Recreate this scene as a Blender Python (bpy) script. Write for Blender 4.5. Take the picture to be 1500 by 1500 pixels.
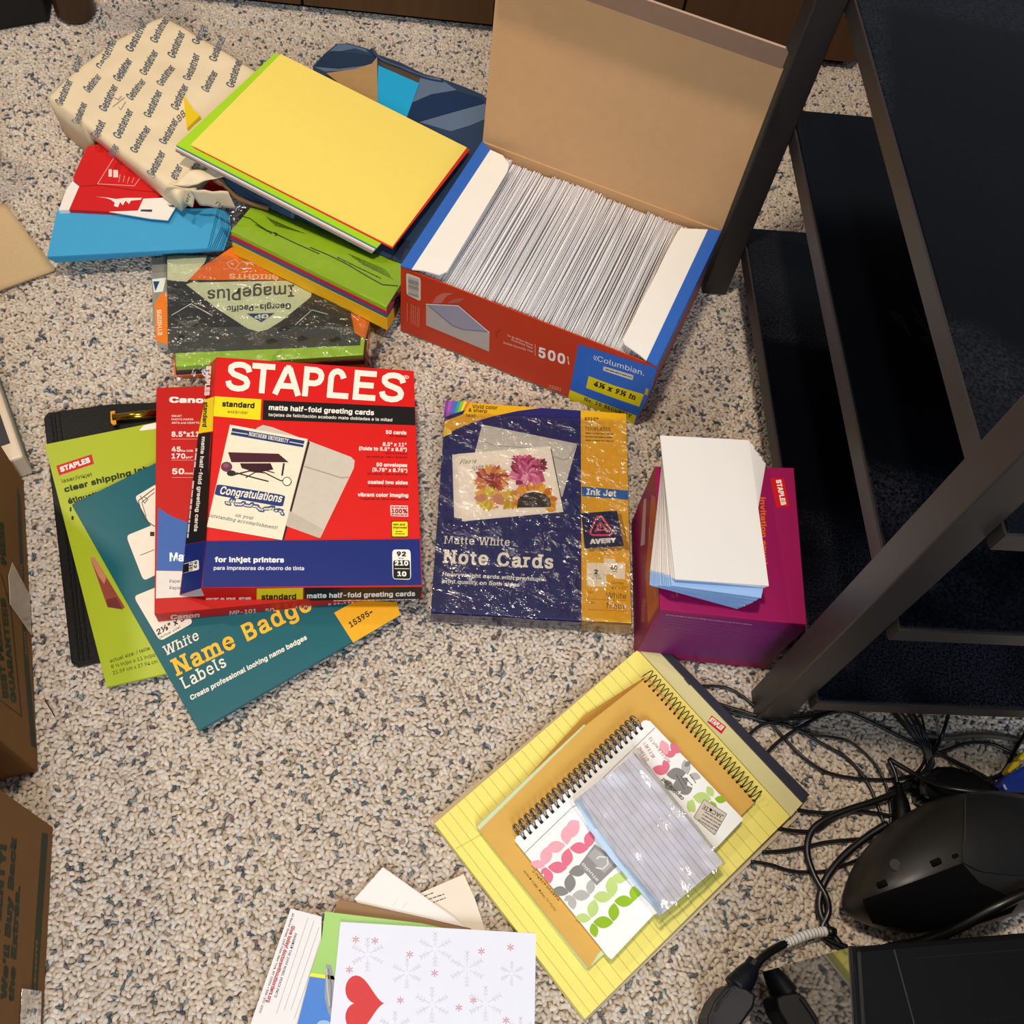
import bpy, bmesh, math, random
from mathutils import Vector, Matrix, noise

for o in list(bpy.data.objects):
    bpy.data.objects.remove(o, do_unlink=True)
SC = bpy.context.scene
COL = SC.collection
random.seed(7)

# ------------------------------------------------------------------ camera
FPX, PITCH, ROLL, CAMH = 1431.2, math.radians(30.4), math.radians(11.26), 0.969
_f = Vector((0, math.sin(PITCH), -math.cos(PITCH)))
_u0 = Vector((0, math.cos(PITCH), math.sin(PITCH)))
_r0 = Vector((1, 0, 0))
CR = _r0 * math.cos(ROLL) + _u0 * math.sin(ROLL)
CU = -_r0 * math.sin(ROLL) + _u0 * math.cos(ROLL)
CO = Vector((0, 0, CAMH))
cam_data = bpy.data.cameras.new('camera')
cam_data.sensor_width = 36.0
cam_data.lens = FPX / 1500.0 * 36.0
cam_data.clip_start = 0.02
camera = bpy.data.objects.new('camera', cam_data)
COL.objects.link(camera)
camera.matrix_world = Matrix(((CR.x, CU.x, -_f.x, CO.x), (CR.y, CU.y, -_f.y, CO.y), (CR.z, CU.z, -_f.z, CO.z), (0, 0, 0, 1)))
SC.camera = camera

# ------------------------------------------------------------------ world, lamps, exposure
world = bpy.data.worlds.new('room_light')
SC.world = world
world.use_nodes = True
bg = world.node_tree.nodes['Background']
bg.inputs[0].default_value = (0.78, 0.86, 1.0, 1)
bg.inputs[1].default_value = 0.27

def area(name, loc, target, size, power, color):
    d = bpy.data.lights.new(name, 'AREA')
    d.shape = 'DISK'
    d.size = size
    d.energy = power
    d.color = color
    o = bpy.data.objects.new(name, d)
    COL.objects.link(o)
    o.location = loc
    o.rotation_euler = (Vector(target) - Vector(loc)).to_track_quat('-Z', 'Y').to_euler()
    return o

area('ceiling_lamp', (-0.28, 0.40, 2.35), (-0.28, 0.40, 0), 0.18, 39, (1.0, 0.87, 0.71))
area('ceiling_lamp', (-1.7, 1.1, 2.35), (-1.7, 1.1, 0), 0.18, 24, (1.0, 0.84, 0.64))
area('window_daylight', (0.55, -1.6, 1.75), (0.2, 0.25, 0.0), 1.2, 54, (0.74, 0.86, 1.0))
SC.view_settings.view_transform = 'Standard'
SC.view_settings.look = 'None'
SC.view_settings.gamma = 1.0
SC.view_settings.use_curve_mapping = False
SC.view_settings.exposure = -0.24

# ------------------------------------------------------------------ helpers
def ray(x, y):
    return CR * ((x - 750) / FPX) - CU * ((y - 750) / FPX) + _f

def P(x, y, z=0.0):
    """photo pixel + real height above the carpet -> point in the room"""
    d = ray(x, y)
    return CO + d * ((z - CAMH) / d.z)

class Plane:
    def __init__(self, a, b, c):
        self.o = Vector(a)
        n = (Vector(b) - a).cross(Vector(c) - a).normalized()
        if n.dot(CO - self.o) < 0:
            n = -n
        self.n = n
    def at(self, x, y):
        d = ray(x, y)
        return CO + d * ((self.o - CO).dot(self.n) / d.dot(self.n))

def flat(z):
    return Plane(Vector((0, 0, z)), Vector((1, 0, z)), Vector((0, 1, z)))

def K(ox, oy, s):
    return lambda x, y: (ox + x / s, oy + y / s)
ID = K(0, 0, 1)

def lin(c):
    return c / 12.92 if c <= 0.04045 else ((c + 0.055) / 1.055) ** 2.4

def C(h, g=1.0):
    h = h.lstrip('#')
    v = [lin(int(h[i:i + 2], 16) / 255.0) * g for i in (0, 2, 4)]
    return (min(v[0], .95), min(v[1], .95), min(v[2], .95), 1.0)

MATS = {}
def mat(name, hexc='#808080', rough=0.5, spec=0.5, metal=0.0, noise_amt=0.0, noise_scale=60.0, bump=0.0, bump_scale=300.0, stretch=None, coat=0.0):
    if name in MATS:
        return MATS[name]
    m = bpy.data.materials.new(name)
    m.use_nodes = True
    nt = m.node_tree
    b = nt.nodes['Principled BSDF']
    col = C(hexc)
    b.inputs['Base Color'].default_value = col
    b.inputs['Roughness'].default_value = rough
    b.inputs['Specular IOR Level'].default_value = spec
    b.inputs['Metallic'].default_value = metal
    b.inputs['Coat Weight'].default_value = coat
    tc = nt.nodes.new('ShaderNodeTexCoord')
    mp = nt.nodes.new('ShaderNodeMapping')
    nt.links.new(tc.outputs['Object'], mp.inputs[0])
    if stretch:
        mp.inputs['Scale'].default_value = stretch
    nz = nt.nodes.new('ShaderNodeTexNoise')
    nz.inputs['Scale'].default_value = noise_scale
    nz.inputs['Detail'].default_value = 5
    nt.links.new(mp.outputs[0], nz.inputs['Vector'])
    mx = nt.nodes.new('ShaderNodeMix')
    mx.data_type = 'RGBA'
    mx.inputs[6].default_value = tuple(c * (1 - noise_amt) for c in col[:3]) + (1,)
    mx.inputs[7].default_value = tuple(min(1, c * (1 + noise_amt)) for c in col[:3]) + (1,)
    nt.links.new(nz.outputs['Fac'], mx.inputs[0])
    nt.links.new(mx.outputs[2], b.inputs['Base Color'])
    if bump:
        n2 = nt.nodes.new('ShaderNodeTexNoise')
        n2.inputs['Scale'].default_value = bump_scale
        nt.links.new(mp.outputs[0], n2.inputs['Vector'])
        bp = nt.nodes.new('ShaderNodeBump')
        bp.inputs['Strength'].default_value = bump
        bp.inputs['Distance'].default_value = 0.001
        nt.links.new(n2.outputs['Fac'], bp.inputs['Height'])
        nt.links.new(bp.outputs[0], b.inputs['Normal'])
    MATS[name] = m
    return m

def print_mat(name, rough, coat=0.0):
    m = bpy.data.materials.new(name)
    m.use_nodes = True
    nt = m.node_tree
    b = nt.nodes['Principled BSDF']
    a = nt.nodes.new('ShaderNodeAttribute')
    a.attribute_name = 'ink'
    tc = nt.nodes.new('ShaderNodeTexCoord')
    nz = nt.nodes.new('ShaderNodeTexNoise')
    nz.inputs['Scale'].default_value = 140
    nz.inputs['Detail'].default_value = 3
    nt.links.new(tc.outputs['Object'], nz.inputs['Vector'])
    mr = nt.nodes.new('ShaderNodeMapRange')
    mr.inputs[3].default_value = 0.93
    mr.inputs[4].default_value = 1.06
    nt.links.new(nz.outputs['Fac'], mr.inputs[0])
    vm = nt.nodes.new('ShaderNodeVectorMath')
    vm.operation = 'SCALE'
    nt.links.new(a.outputs['Color'], vm.inputs[0])
    nt.links.new(mr.outputs[0], vm.inputs['Scale'])
    nt.links.new(vm.outputs[0], b.inputs['Base Color'])
    b.inputs['Roughness'].default_value = rough
    b.inputs['Specular IOR Level'].default_value = 0.25
    b.inputs['Coat Weight'].default_value = coat
    b.inputs['Coat Roughness'].default_value = 0.12
    MATS[name] = m
    return m
INK = print_mat('printed_ink_matte', 0.6)
INKG = print_mat('printed_ink_gloss', 0.42, 0.0)

def film_mat(name='clear_film', nscale=30, strength=0.5, dist=0.004, rough=0.09, amount=2.0):
    m = bpy.data.materials.new(name)
    m.use_nodes = True
    nt = m.node_tree
    nt.nodes.remove(nt.nodes['Principled BSDF'])
    out = nt.nodes['Material Output']
    tr = nt.nodes.new('ShaderNodeBsdfTransparent')
    tr.inputs[0].default_value = (0.96, 0.965, 0.97, 1)
    gl = nt.nodes.new('ShaderNodeBsdfGlossy')
    gl.inputs['Roughness'].default_value = rough
    fr = nt.nodes.new('ShaderNodeFresnel')
    fr.inputs[0].default_value = 1.5
    mr = nt.nodes.new('ShaderNodeMath')
    mr.operation = 'MULTIPLY'
    mr.inputs[1].default_value = amount
    mx = nt.nodes.new('ShaderNodeMixShader')
    tc = nt.nodes.new('ShaderNodeTexCoord')
    nz = nt.nodes.new('ShaderNodeTexNoise')
    nz.inputs['Scale'].default_value = nscale
    nz.inputs['Detail'].default_value = 4
    nz.inputs['Distortion'].default_value = 1.5
    bp = nt.nodes.new('ShaderNodeBump')
    bp.inputs['Strength'].default_value = strength
    bp.inputs['Distance'].default_value = dist
    L = nt.links.new
    L(tc.outputs['Object'], nz.inputs['Vector'])
    L(nz.outputs['Fac'], bp.inputs['Height'])
    L(bp.outputs[0], gl.inputs['Normal'])
    L(fr.outputs[0], mr.inputs[0])
    L(mr.outputs[0], mx.inputs[0])
    L(tr.outputs[0], mx.inputs[1])
    L(gl.outputs[0], mx.inputs[2])
    L(mx.outputs[0], out.inputs['Surface'])
    MATS[name] = m
    return m
FILM = film_mat()
CRINKLE = film_mat('crinkled_film', 46, 1.0, 0.0062, 0.12, 2.2)

ORG = {}
def thing(name, label, cat, loc, group=None):
    o = bpy.data.objects.new(name, None)
    o.empty_display_size = 0.02
    COL.objects.link(o)
    o.location = loc
    o['label'] = label
    o['category'] = cat
    if group:
        o['group'] = group
    ORG[o.name] = Vector(loc)
    return o

def link_mesh(name, verts, faces, m, parent=None, smooth=False, cols=None, label=None, cat=None, group=None, kind=None, bevel=0.0):
    verts = [Vector(v) for v in verts]
    if parent is not None:
        org = ORG[parent.name]
    else:
        n = len(verts)
        org = Vector((sum(v.x for v in verts) / n, sum(v.y for v in verts) / n, min(v.z for v in verts)))
    me = bpy.data.meshes.new(name)
    me.from_pydata([tuple(v - org) for v in verts], [], faces)
    if bevel:
        bm = bmesh.new()
        bm.from_mesh(me)
        bmesh.ops.recalc_face_normals(bm, faces=bm.faces)
        bmesh.ops.bevel(bm, geom=[e for e in bm.edges if len(e.link_faces) == 2 and e.calc_face_angle(0) > 0.6], offset=bevel, segments=2, affect='EDGES', profile=0.5)
        bm.to_mesh(me)
        bm.free()
    if cols is not None:
        at = me.color_attributes.new('ink', 'FLOAT_COLOR', 'CORNER')
        buf = []
        for f, c in zip(faces, cols):
            buf.extend(list(c) * len(f))
        at.data.foreach_set('color', buf)
    me.materials.append(m)
    if smooth:
        me.polygons.foreach_set('use_smooth', [True] * len(me.polygons))
    me.update()
    o = bpy.data.objects.new(name, me)
    COL.objects.link(o)
    if parent is not None:
        o.parent = parent
        ORG[o.name] = org
    else:
        o.location = org
        ORG[o.name] = org
    if label:
        o['label'] = label
    if cat:
        o['category'] = cat
    if group:
        o['group'] = group
    if kind:
        o['kind'] = kind
    return o

def prism(top, bottom):
    """closed solid from two rings of points"""
    n = len(top)
    v = list(top) + list(bottom)
    f = [tuple(range(n)), tuple(range(2 * n - 1, n - 1, -1))]
    for i in range(n):
        j = (i + 1) % n
        f.append((i, n + i, n + j, j))
    return v, f

def slab(name, px, z, th, m, parent=None, **kw):
    """solid whose top outline is seen at those pixels at height z (a number or one per corner)"""
    zs = z if isinstance(z, (list, tuple)) else [z] * len(px)
    top = [P(x, y, q) for (x, y), q in zip(px, zs)]
    bot = [p - Vector((0, 0, th)) for p in top]
    v, f = prism(top, bot)
    return link_mesh(name, v, f, m, parent, **kw)

def pslab(name, px, plane, th, m, parent=None, **kw):
    top = [plane.at(x, y) for x, y in px]
    bot = [p - plane.n * th for p in top]
    v, f = prism(top, bot)
    return link_mesh(name, v, f, m, parent, **kw)

def boxv(o, ex, ey, ez):
    v = [o, o + ex, o + ex + ey, o + ey]
    return prism([p + ez for p in v], v)

def tube(pts, r, sides=8, caps=True):
    pts = [Vector(p) for p in pts]
    v, f = [], []
    n = len(pts)
    rs = r if isinstance(r, (list, tuple)) else [r] * n
    prev = None
    for i, p in enumerate(pts):
        t = (pts[min(i + 1, n - 1)] - pts[max(i - 1, 0)]).normalized()
        if prev is None:
            a = Vector((0, 0, 1)) if abs(t.z) < 0.9 else Vector((1, 0, 0))
            nx = t.cross(a).normalized()
        else:
            nx = (prev - t * prev.dot(t)).normalized()
        prev = nx
        ny = t.cross(nx)
        for k in range(sides):
            an = 2 * math.pi * k / sides
            v.append(p + (nx * math.cos(an) + ny * math.sin(an)) * rs[i])
    for i in range(n - 1):
        for k in range(sides):
            k2 = (k + 1) % sides
            f.append((i * sides + k, i * sides + k2, (i + 1) * sides + k2, (i + 1) * sides + k))
    if caps:
        f.append(tuple(range(sides - 1, -1, -1)))
        f.append(tuple(range((n - 1) * sides, n * sides)))
    return v, f

def smooth_path(pts, sub=6):
    pts = [Vector(p) for p in pts]
    out = []
    for i in range(len(pts) - 1):
        p0 = pts[max(i - 1, 0)]; p1 = pts[i]; p2 = pts[i + 1]; p3 = pts[min(i + 2, len(pts) - 1)]
        for k in range(sub):
            t = k / sub
            out.append(0.5 * ((2 * p1) + (p2 - p0) * t + (2 * p0 - 5 * p1 + 4 * p2 - p3) * t * t + (3 * p1 - p0 - 3 * p2 + p3) * t ** 3))
    out.append(pts[-1])
    return out

def bil(q, u, v):
    return (q[0] * (1 - u) + q[1] * u) * (1 - v) + (q[3] * (1 - u) + q[2] * u) * v

def patch(q, nx, ny, disp, up=Vector((0, 0, 1))):
    """grid between four corners (tl, tr, br, bl), lifted by disp(u, v, p)"""
    v, f = [], []
    for j in range(ny + 1):
        for i in range(nx + 1):
            u, w = i / nx, j / ny
            p = bil(q, u, w)
            v.append(p + up * disp(u, w, p))
    for j in range(ny):
        for i in range(nx):
            a = j * (nx + 1) + i
            f.append((a, a + nx + 1, a + nx + 2, a + 1))
    return v, f

def rgrid(v, f, nx, ny, down):
    """close a patch with a skirt: down(p) gives the foot of each border point"""
    ring = [i for i in range(nx + 1)] + [(j + 1) * (nx + 1) - 1 for j in range(1, ny + 1)] + [ny * (nx + 1) + i for i in range(nx - 1, -1, -1)] + [j * (nx + 1) for j in range(ny - 1, 0, -1)]
    b = len(v)
    for i in ring:
        v.append(down(v[i]))
    n = len(ring)
    for k in range(n):
        k2 = (k + 1) % n
        f.append((ring[k], ring[k2], b + k2, b + k))
    f.append(tuple(range(b, b + n)))
    return v, f

# ---- lettering
_TX = {}
try:
    import os
    FONT = bpy.data.fonts.load(os.path.join(bpy.utils.system_resource('DATAFILES'), 'fonts', 'Inter.woff2'))
except Exception:
    FONT = None
def glyphs(s, bold=0.0, serif=False, slant=0.0):
    key = (s, bold, serif, slant)
    if key in _TX:
        return _TX[key]
    cu = bpy.data.curves.new('t', 'FONT')
    cu.body = s
    if FONT:
        cu.font = FONT
    cu.offset = 0.0
    cu.resolution_u = 2
    cu.space_character = 1.0 + bold * 1.6 + (0.12 if serif else 0.0)
    ob = bpy.data.objects.new('t', cu)
    me = bpy.data.meshes.new_from_object(ob)
    vs = [(v.co.x, v.co.y) for v in me.vertices]
    fs = [tuple(p.vertices) for p in me.polygons]
    nser = len(vs)
    if serif:
        cnt = {}
        for p in fs:
            for i in range(len(p)):
                e = (p[i], p[(i + 1) % len(p)])
                k = (min(e), max(e))
                cnt[k] = cnt.get(k, 0) + 1
        for (a, b), c in cnt.items():
            if c != 1:
                continue
            xa, ya = vs[a]; xb, yb = vs[b]
            if abs(ya - yb) > 2e-3 or not 0.03 < abs(xa - xb) < 0.16:
                continue
            x0, x1 = min(xa, xb) - 0.055, max(xa, xb) + 0.055
            if min(abs(ya), abs(ya - CAP), abs(ya - CAP * .75), abs(ya - CAP * 1.04)) > .022:
                continue
            s2 = 1 if ya < 0.25 else -1
            n = len(vs)
            vs += [(x0, ya), (x1, ya), (x1, ya + s2 * 0.045), (x0, ya + s2 * 0.045)]
            fs.append((n, n + 1, n + 2, n + 3))
    if bold > 0:
        # heavier strokes: the outline is repeated a hair to each side
        v0, f0 = list(vs), list(fs)
        ring = [(-1, -1), (1, -1), (1, 1), (-1, 1)]
        if bold > .045:
            ring += [(-.5, -.5), (.5, -.5), (.5, .5), (-.5, .5), (0, 1), (0, -1), (1, 0), (-1, 0)]
        for dx, dy in ring:
            n = len(vs)
            vs += [(x + dx * bold, y + dy * bold * .8) for x, y in v0]
            fs += [tuple(i + n for i in p) for p in f0]
        lays = [0.0] * len(v0) + [.07 * (1 + i // len(v0)) for i in range(len(ring) * len(v0))]
    else:
        lays = [0.0] * len(vs)
    _TX[(s, bold, serif, slant, 'n')] = (nser, lays)
    bpy.data.objects.remove(ob)
    bpy.data.curves.remove(cu)
    bpy.data.meshes.remove(me)
    if not vs:
        vs = [(0, 0)]
    x0 = min(v[0] for v in vs); x1 = max(v[0] for v in vs)
    cap = CAP + bold
    out = ([((x - x0) / max(x1 - x0, 1e-6) + (slant * y / max(x1 - x0, 1e-6)), (y + bold) / (cap + bold)) for x, y in vs], fs)
    _TX[key] = out
    return out

def _cap():
    cu = bpy.data.curves.new('t', 'FONT')
    cu.body = 'H'
    if FONT:
        cu.font = FONT
    ob = bpy.data.objects.new('t', cu)
    me = bpy.data.meshes.new_from_object(ob)
    h = max(v.co.y for v in me.vertices)
    bpy.data.objects.remove(ob); bpy.data.curves.remove(cu); bpy.data.meshes.remove(me)
    return h
CAP = _cap()

class Art:
    """flat print on a real surface; coordinates are those of the photo crop k"""
    def __init__(self, plane, k=ID, disp=None, eps=0.00012, gain=1.0):
        self.pl, self.k, self.disp, self.eps, self.g = plane, k, disp, eps, gain
        self.v, self.f, self.c = [], [], []
    def pt(self, x, y, lay):
        p = self.pl.at(*self.k(x, y))
        if self.disp:
            p = p + self.pl.n * self.disp(p)
        return p + self.pl.n * (self.eps * lay)
    def poly(self, col, pts, lay=1):
        b = len(self.v)
        lift = self.pl.n * (5e-6 * (len(self.f) % 30))
        self.v += [self.pt(x, y, lay) + lift for x, y in pts]
        self.f.append(tuple(range(b, b + len(pts))))
        self.c.append(C(col, self.g))
        return self
    def rect(self, col, x0, y0, x1, y1, lay=1):
        return self.poly(col, [(x0, y0), (x1, y0), (x1, y1), (x0, y1)], lay)
    def line(self, col, x0, y0, x1, y1, w, lay=2):
        d = math.hypot(x1 - x0, y1 - y0) or 1
        nx, ny = -(y1 - y0) / d * w / 2, (x1 - x0) / d * w / 2
        return self.poly(col, [(x0 + nx, y0 + ny), (x1 + nx, y1 + ny), (x1 - nx, y1 - ny), (x0 - nx, y0 - ny)], lay)
    def path(self, col, pts, w, lay=2):
        for a, b in zip(pts[:-1], pts[1:]):
            self.line(col, a[0], a[1], b[0], b[1], w, lay)
        return self
    def ell(self, col, cx, cy, rx, ry, ang=0.0, n=20, lay=2, a0=0.0, a1=2 * math.pi):
        ca, sa = math.cos(ang), math.sin(ang)
        pts = []
        m = n if a1 - a0 > 6.28 else n + 1
        for i in range(m):
            t = a0 + (a1 - a0) * i / n
            x, y = rx * math.cos(t), ry * math.sin(t)
            pts.append((cx + x * ca - y * sa, cy + x * sa + y * ca))
        return self.poly(col, pts, lay)
    def rrect(self, col, q, r=0.12, lay=1):
        """rounded quad; q four corners"""
        pts = []
        for i in range(4):
            p, a, b = q[i], q[i - 1], q[(i + 1) % 4]
            da = (p[0] + (a[0] - p[0]) * r, p[1] + (a[1] - p[1]) * r)
            db = (p[0] + (b[0] - p[0]) * r, p[1] + (b[1] - p[1]) * r)
            for t in (0, .25, .5, .75, 1):
                pts.append((da[0] * (1 - t) ** 2 + 2 * p[0] * t * (1 - t) + db[0] * t * t, da[1] * (1 - t) ** 2 + 2 * p[1] * t * (1 - t) + db[1] * t * t))
        return self.poly(col, pts, lay)
    def strokes(self, col, lines, w, fn, lay=3):
        """block lettering drawn with thick rounded strokes; fn maps letter units to crop units"""
        for ln in lines:
            pts = [fn(*p) for p in ln]
            self.path(col, pts, w, lay)
            for x, y in pts[1:-1]:
                self.ell(col, x, y, w / 2, w / 2, n=12, lay=lay)
        return self
    def lens(self, col, x0, y0, x1, y1, w=0.34, lay=2):
        """petal between two tips"""
        dx, dy = x1 - x0, y1 - y0
        pts = []
        for s in (1, -1):
            for i in range(9):
                t = i / 9 if s == 1 else 1 - i / 9
                h = s * w * 4 * t * (1 - t) * 0.62
                pts.append((x0 + dx * t - dy * h, y0 + dy * t + dx * h))
        return self.poly(col, pts, lay)
    def text(self, s, col, x0, y0, x1, y1, x2, y2, lay=3, bold=0.0, serif=False, slant=0.0):
        """baseline from 0 to 1, top of the capitals above the start at 2"""
        g, fs = glyphs(s, bold, serif, slant)
        b = len(self.v)
        n0, lays = _TX[(s, bold, serif, slant, 'n')]
        if len(lays) < len(g):
            lays = [0.0] * len(g)
        per = max(1, len(g) // (13 if bold > .045 else 5 if bold > 0 else 1))
        for i, (u, w) in enumerate(g):
            self.v.append(self.pt(x0 + (x1 - x0) * u + (x2 - x0) * w, y0 + (y1 - y0) * u + (y2 - y0) * w, lay + lays[i] + (0 if i % per < n0 else .035)))
        cc = C(col, self.g)
        for f in fs:
            self.f.append(tuple(b + i for i in f))
            self.c.append(cc)
        return self
    def greek(self, col, x0, y0, x1, y1, h, lay=2, seed=1):
        """fine print too small to read: broken hairline strokes"""
        rnd = random.Random(seed)
        L = math.hypot(x1 - x0, y1 - y0)
        t = 0.0
        while t < L - h:
            w = min(h * rnd.uniform(1.2, 4.0), L - t)
            a, b = t / L, (t + w) / L
            self.line(col, x0 + (x1 - x0) * a, y0 + (y1 - y0) * a, x0 + (x1 - x0) * b, y0 + (y1 - y0) * b, h * rnd.uniform(.55, .8), lay)
            t += w + h * 0.45
        return self
    def build(self, name, parent, m=None, label=None):
        if not self.f:
            return None
        o = link_mesh(name, self.v, self.f, m or INK, parent, cols=self.c, label=label)
        self.v, self.f, self.c = [], [], []
        return o

# ================================================================== SETTING
def carpet_back():
    m = mat('carpet_backing', '#b3a18b', 0.95, 0.1, noise_amt=0.35, noise_scale=120, bump=0.6, bump_scale=400)
    v = [(-2.2, -1.2, -0.0048), (2.2, -1.2, -0.0048), (2.2, 2.6, -0.0048), (-2.2, 2.6, -0.0048)]
    vv, ff = prism([Vector(p) for p in v], [Vector(p) - Vector((0, 0, .02)) for p in v])
    o = link_mesh('floor', vv, ff, m, label='beige flecked loop carpet floor', kind='structure')
    return o
floor = carpet_back()

def loop_material():
    m = bpy.data.materials.new('berber_wool')
    m.use_nodes = True
    nt = m.node_tree
    b = nt.nodes['Principled BSDF']
    b.inputs['Roughness'].default_value = 0.9
    b.inputs['Specular IOR Level'].default_value = 0.15
    a = nt.nodes.new('ShaderNodeAttribute')
    a.attribute_type = 'INSTANCER'
    a.attribute_name = 'tint'
    tc = nt.nodes.new('ShaderNodeTexCoord')
    wv = nt.nodes.new('ShaderNodeTexNoise')
    wv.inputs['Scale'].default_value = 900
    wv.inputs['Detail'].default_value = 2
    mp = nt.nodes.new('ShaderNodeMapping')
    mp.inputs['Scale'].default_value = (0.5, 1.6, 1.6)
    L = nt.links.new
    L(tc.outputs['Object'], mp.inputs[0])
    L(mp.outputs[0], wv.inputs['Vector'])
    mr = nt.nodes.new('ShaderNodeMapRange')
    mr.inputs[1].default_value = 0.3
    mr.inputs[2].default_value = 0.7
    mr.inputs[3].default_value = 0.78
    mr.inputs[4].default_value = 1.12
    L(wv.outputs['Fac'], mr.inputs[0])
    vm = nt.nodes.new('ShaderNodeVectorMath')
    vm.operation = 'SCALE'
    L(a.outputs['Color'], vm.inputs[0])
    L(mr.outputs[0], vm.inputs['Scale'])
    L(vm.outputs[0], b.inputs['Base Color'])
    bp = nt.nodes.new('ShaderNodeBump')
    bp.inputs['Strength'].default_value = 0.5
    bp.inputs['Distance'].default_value = 0.0006
    L(wv.outputs['Fac'], bp.inputs['Height'])
    L(bp.outputs[0], b.inputs['Normal'])
    return m

def carpet_pile():
    lm = loop_material()
    protos = []
    store = bpy.data.collections.new('carpet_loop_shapes')
    for k, (cv, ln, r, h) in enumerate(((0.0, 2.6, 2.75, 1.0), (1.5, 3.2, 2.5, .9), (-1.7, 3.3, 2.3, 1.3), (2.6, 3.5, 2.05, 1.0), (1.4, 3.6, 1.15, .9))):
        pts, rs = [], []
        for i in range(6):
            t = -1 + 2 * i / 5
            pts.append(Vector((ln * t, cv * t * t - cv * .4, h * (1 - t * t) - 1.2 * abs(t) ** 3)) * 0.001)
            rs.append(r * (1 - 0.38 * abs(t) ** 2.2) * 0.001)
        v, f = tube(pts, rs, 6)
        me = bpy.data.meshes.new('carpet_loop')
        me.from_pydata([tuple(p) for p in v], [], f)
        me.materials.append(lm)
        me.polygons.foreach_set('use_smooth', [True] * len(me.polygons))
        o = bpy.data.objects.new('carpet_loop_%d' % k, me)
        store.objects.link(o)
        protos.append(o)
    rnd = random.Random(3)
    tints = [('#cbbaa8', .36), ('#d3c5b4', .28), ('#c2b19e', .16), ('#c9c0b5', .10), ('#b3a18c', .03), ('#5d6c72', .032), ('#4f5a66', .014), ('#72606a', .010), ('#8b949a', .014)]
    pts, rot, idx, tin, scl = [], [], [], [], []
    step = 0.0047
    y = -0.25
    row = 0
    while y < 2.0:
        x = -1.25 + (row % 2) * step * .5
        while x < 1.05:
            qx, qy = x + rnd.uniform(-.3, .3) * step, y + rnd.uniform(-.3, .3) * step
            d = Vector((qx, qy, 0)) - CO
            w = d.dot(_f)
            sx, sy = 750 + FPX * d.dot(CR) / w, 750 - FPX * d.dot(CU) / w
            if -170 < sx < 1670 and -150 < sy < 1670:
                pts.append((qx, qy, -0.0034 + rnd.uniform(-.0006, .0006)))
                rot.append((rnd.uniform(-.25, .25), rnd.uniform(-.25, .25), rnd.uniform(0, 6.283)))
                idx.append(rnd.randrange(4))
                scl.append(rnd.uniform(.85, 1.15))
                r = rnd.random()
                # fleck yarn clusters a little
                cl = noise.noise(Vector((qx * 38, qy * 38, 0.3)))
                r = min(.999, max(0, r + (0.10 * cl if r > .6 else 0)))
                acc = 0
                for h, p in tints:
                    acc += p
                    if r <= acc:
                        break
                c = C(h)
                if h in ('#5d6c72', '#4f5a66', '#72606a', '#8b949a'):
                    scl[-1] = rnd.uniform(.8, 1.15)
                    idx[-1] = 4
                    pts[-1] = (qx, qy, pts[-1][2] + .0021)
                j = rnd.uniform(.9, 1.08)
                tin.append((c[0] * j, c[1] * j, c[2] * j, 1))
            x += step
        y += step * .92
        row += 1
    me = bpy.data.meshes.new('carpet_pile')
    me.from_pydata(pts, [], [])
    a = me.attributes.new('rot', 'FLOAT_VECTOR', 'POINT')
    a.data.foreach_set('vector', [c for r in rot for c in r])
    a = me.attributes.new('pick', 'INT', 'POINT')
    a.data.foreach_set('value', idx)
    a = me.attributes.new('scl', 'FLOAT', 'POINT')
    a.data.foreach_set('value', scl)
    a = me.attributes.new('tint', 'FLOAT_COLOR', 'POINT')
    a.data.foreach_set('color', [c for r in tin for c in r])
    ob = bpy.data.objects.new('carpet_pile', me)
    COL.objects.link(ob)
    ob['label'] = 'beige carpet pile of short wool loops with grey and brown flecks'
    ob['category'] = 'carpet'
    ob['kind'] = 'stuff'
    ng = bpy.data.node_groups.new('carpet_loops', 'GeometryNodeTree')
    ng.interface.new_socket('Geometry', in_out='INPUT', socket_type='NodeSocketGeometry')
    ng.interface.new_socket('Geometry', in_out='OUTPUT', socket_type='NodeSocketGeometry')
    N = ng.nodes.new
    gi, go = N('NodeGroupInput'), N('NodeGroupOutput')
    iop = N('GeometryNodeInstanceOnPoints')
    ci = N('GeometryNodeCollectionInfo')
    ci.inputs['Collection'].default_value = store
    ci.inputs['Separate Children'].default_value = True
    ci.inputs['Reset Children'].default_value = True
    iop.inputs['Pick Instance'].default_value = True
    def attr(nm, ty):
        n = N('GeometryNodeInputNamedAttribute')
        n.data_type = ty
        n.inputs['Name'].default_value = nm
        return n.outputs['Attribute']
    L = ng.links.new
    L(gi.outputs[0], iop.inputs['Points'])
    L(ci.outputs[0], iop.inputs['Instance'])
    L(attr('pick', 'INT'), iop.inputs['Instance Index'])
    L(attr('rot', 'FLOAT_VECTOR'), iop.inputs['Rotation'])
    L(attr('scl', 'FLOAT'), iop.inputs['Scale'])
    L(iop.outputs[0], go.inputs[0])
    md = ob.modifiers.new('loops', 'NODES')
    md.node_group = ng
    return ob
carpet_pile()

# ---- wooden cabinet along the far side
def wood_mat(name, hexc):
    if name in MATS:
        return MATS[name]
    m = mat(name, hexc, 0.38, 0.4, noise_amt=0.35, noise_scale=9, stretch=(6, 6, 0.7), bump=0.15, bump_scale=80)
    return m
WOOD = wood_mat('walnut_stained_wood', '#4e3218')
WOODD = wood_mat('dark_stained_wood', '#3a2415')
BLACKGAP = mat('black_recess', '#0c0a09', 0.9, 0.1)

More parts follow.
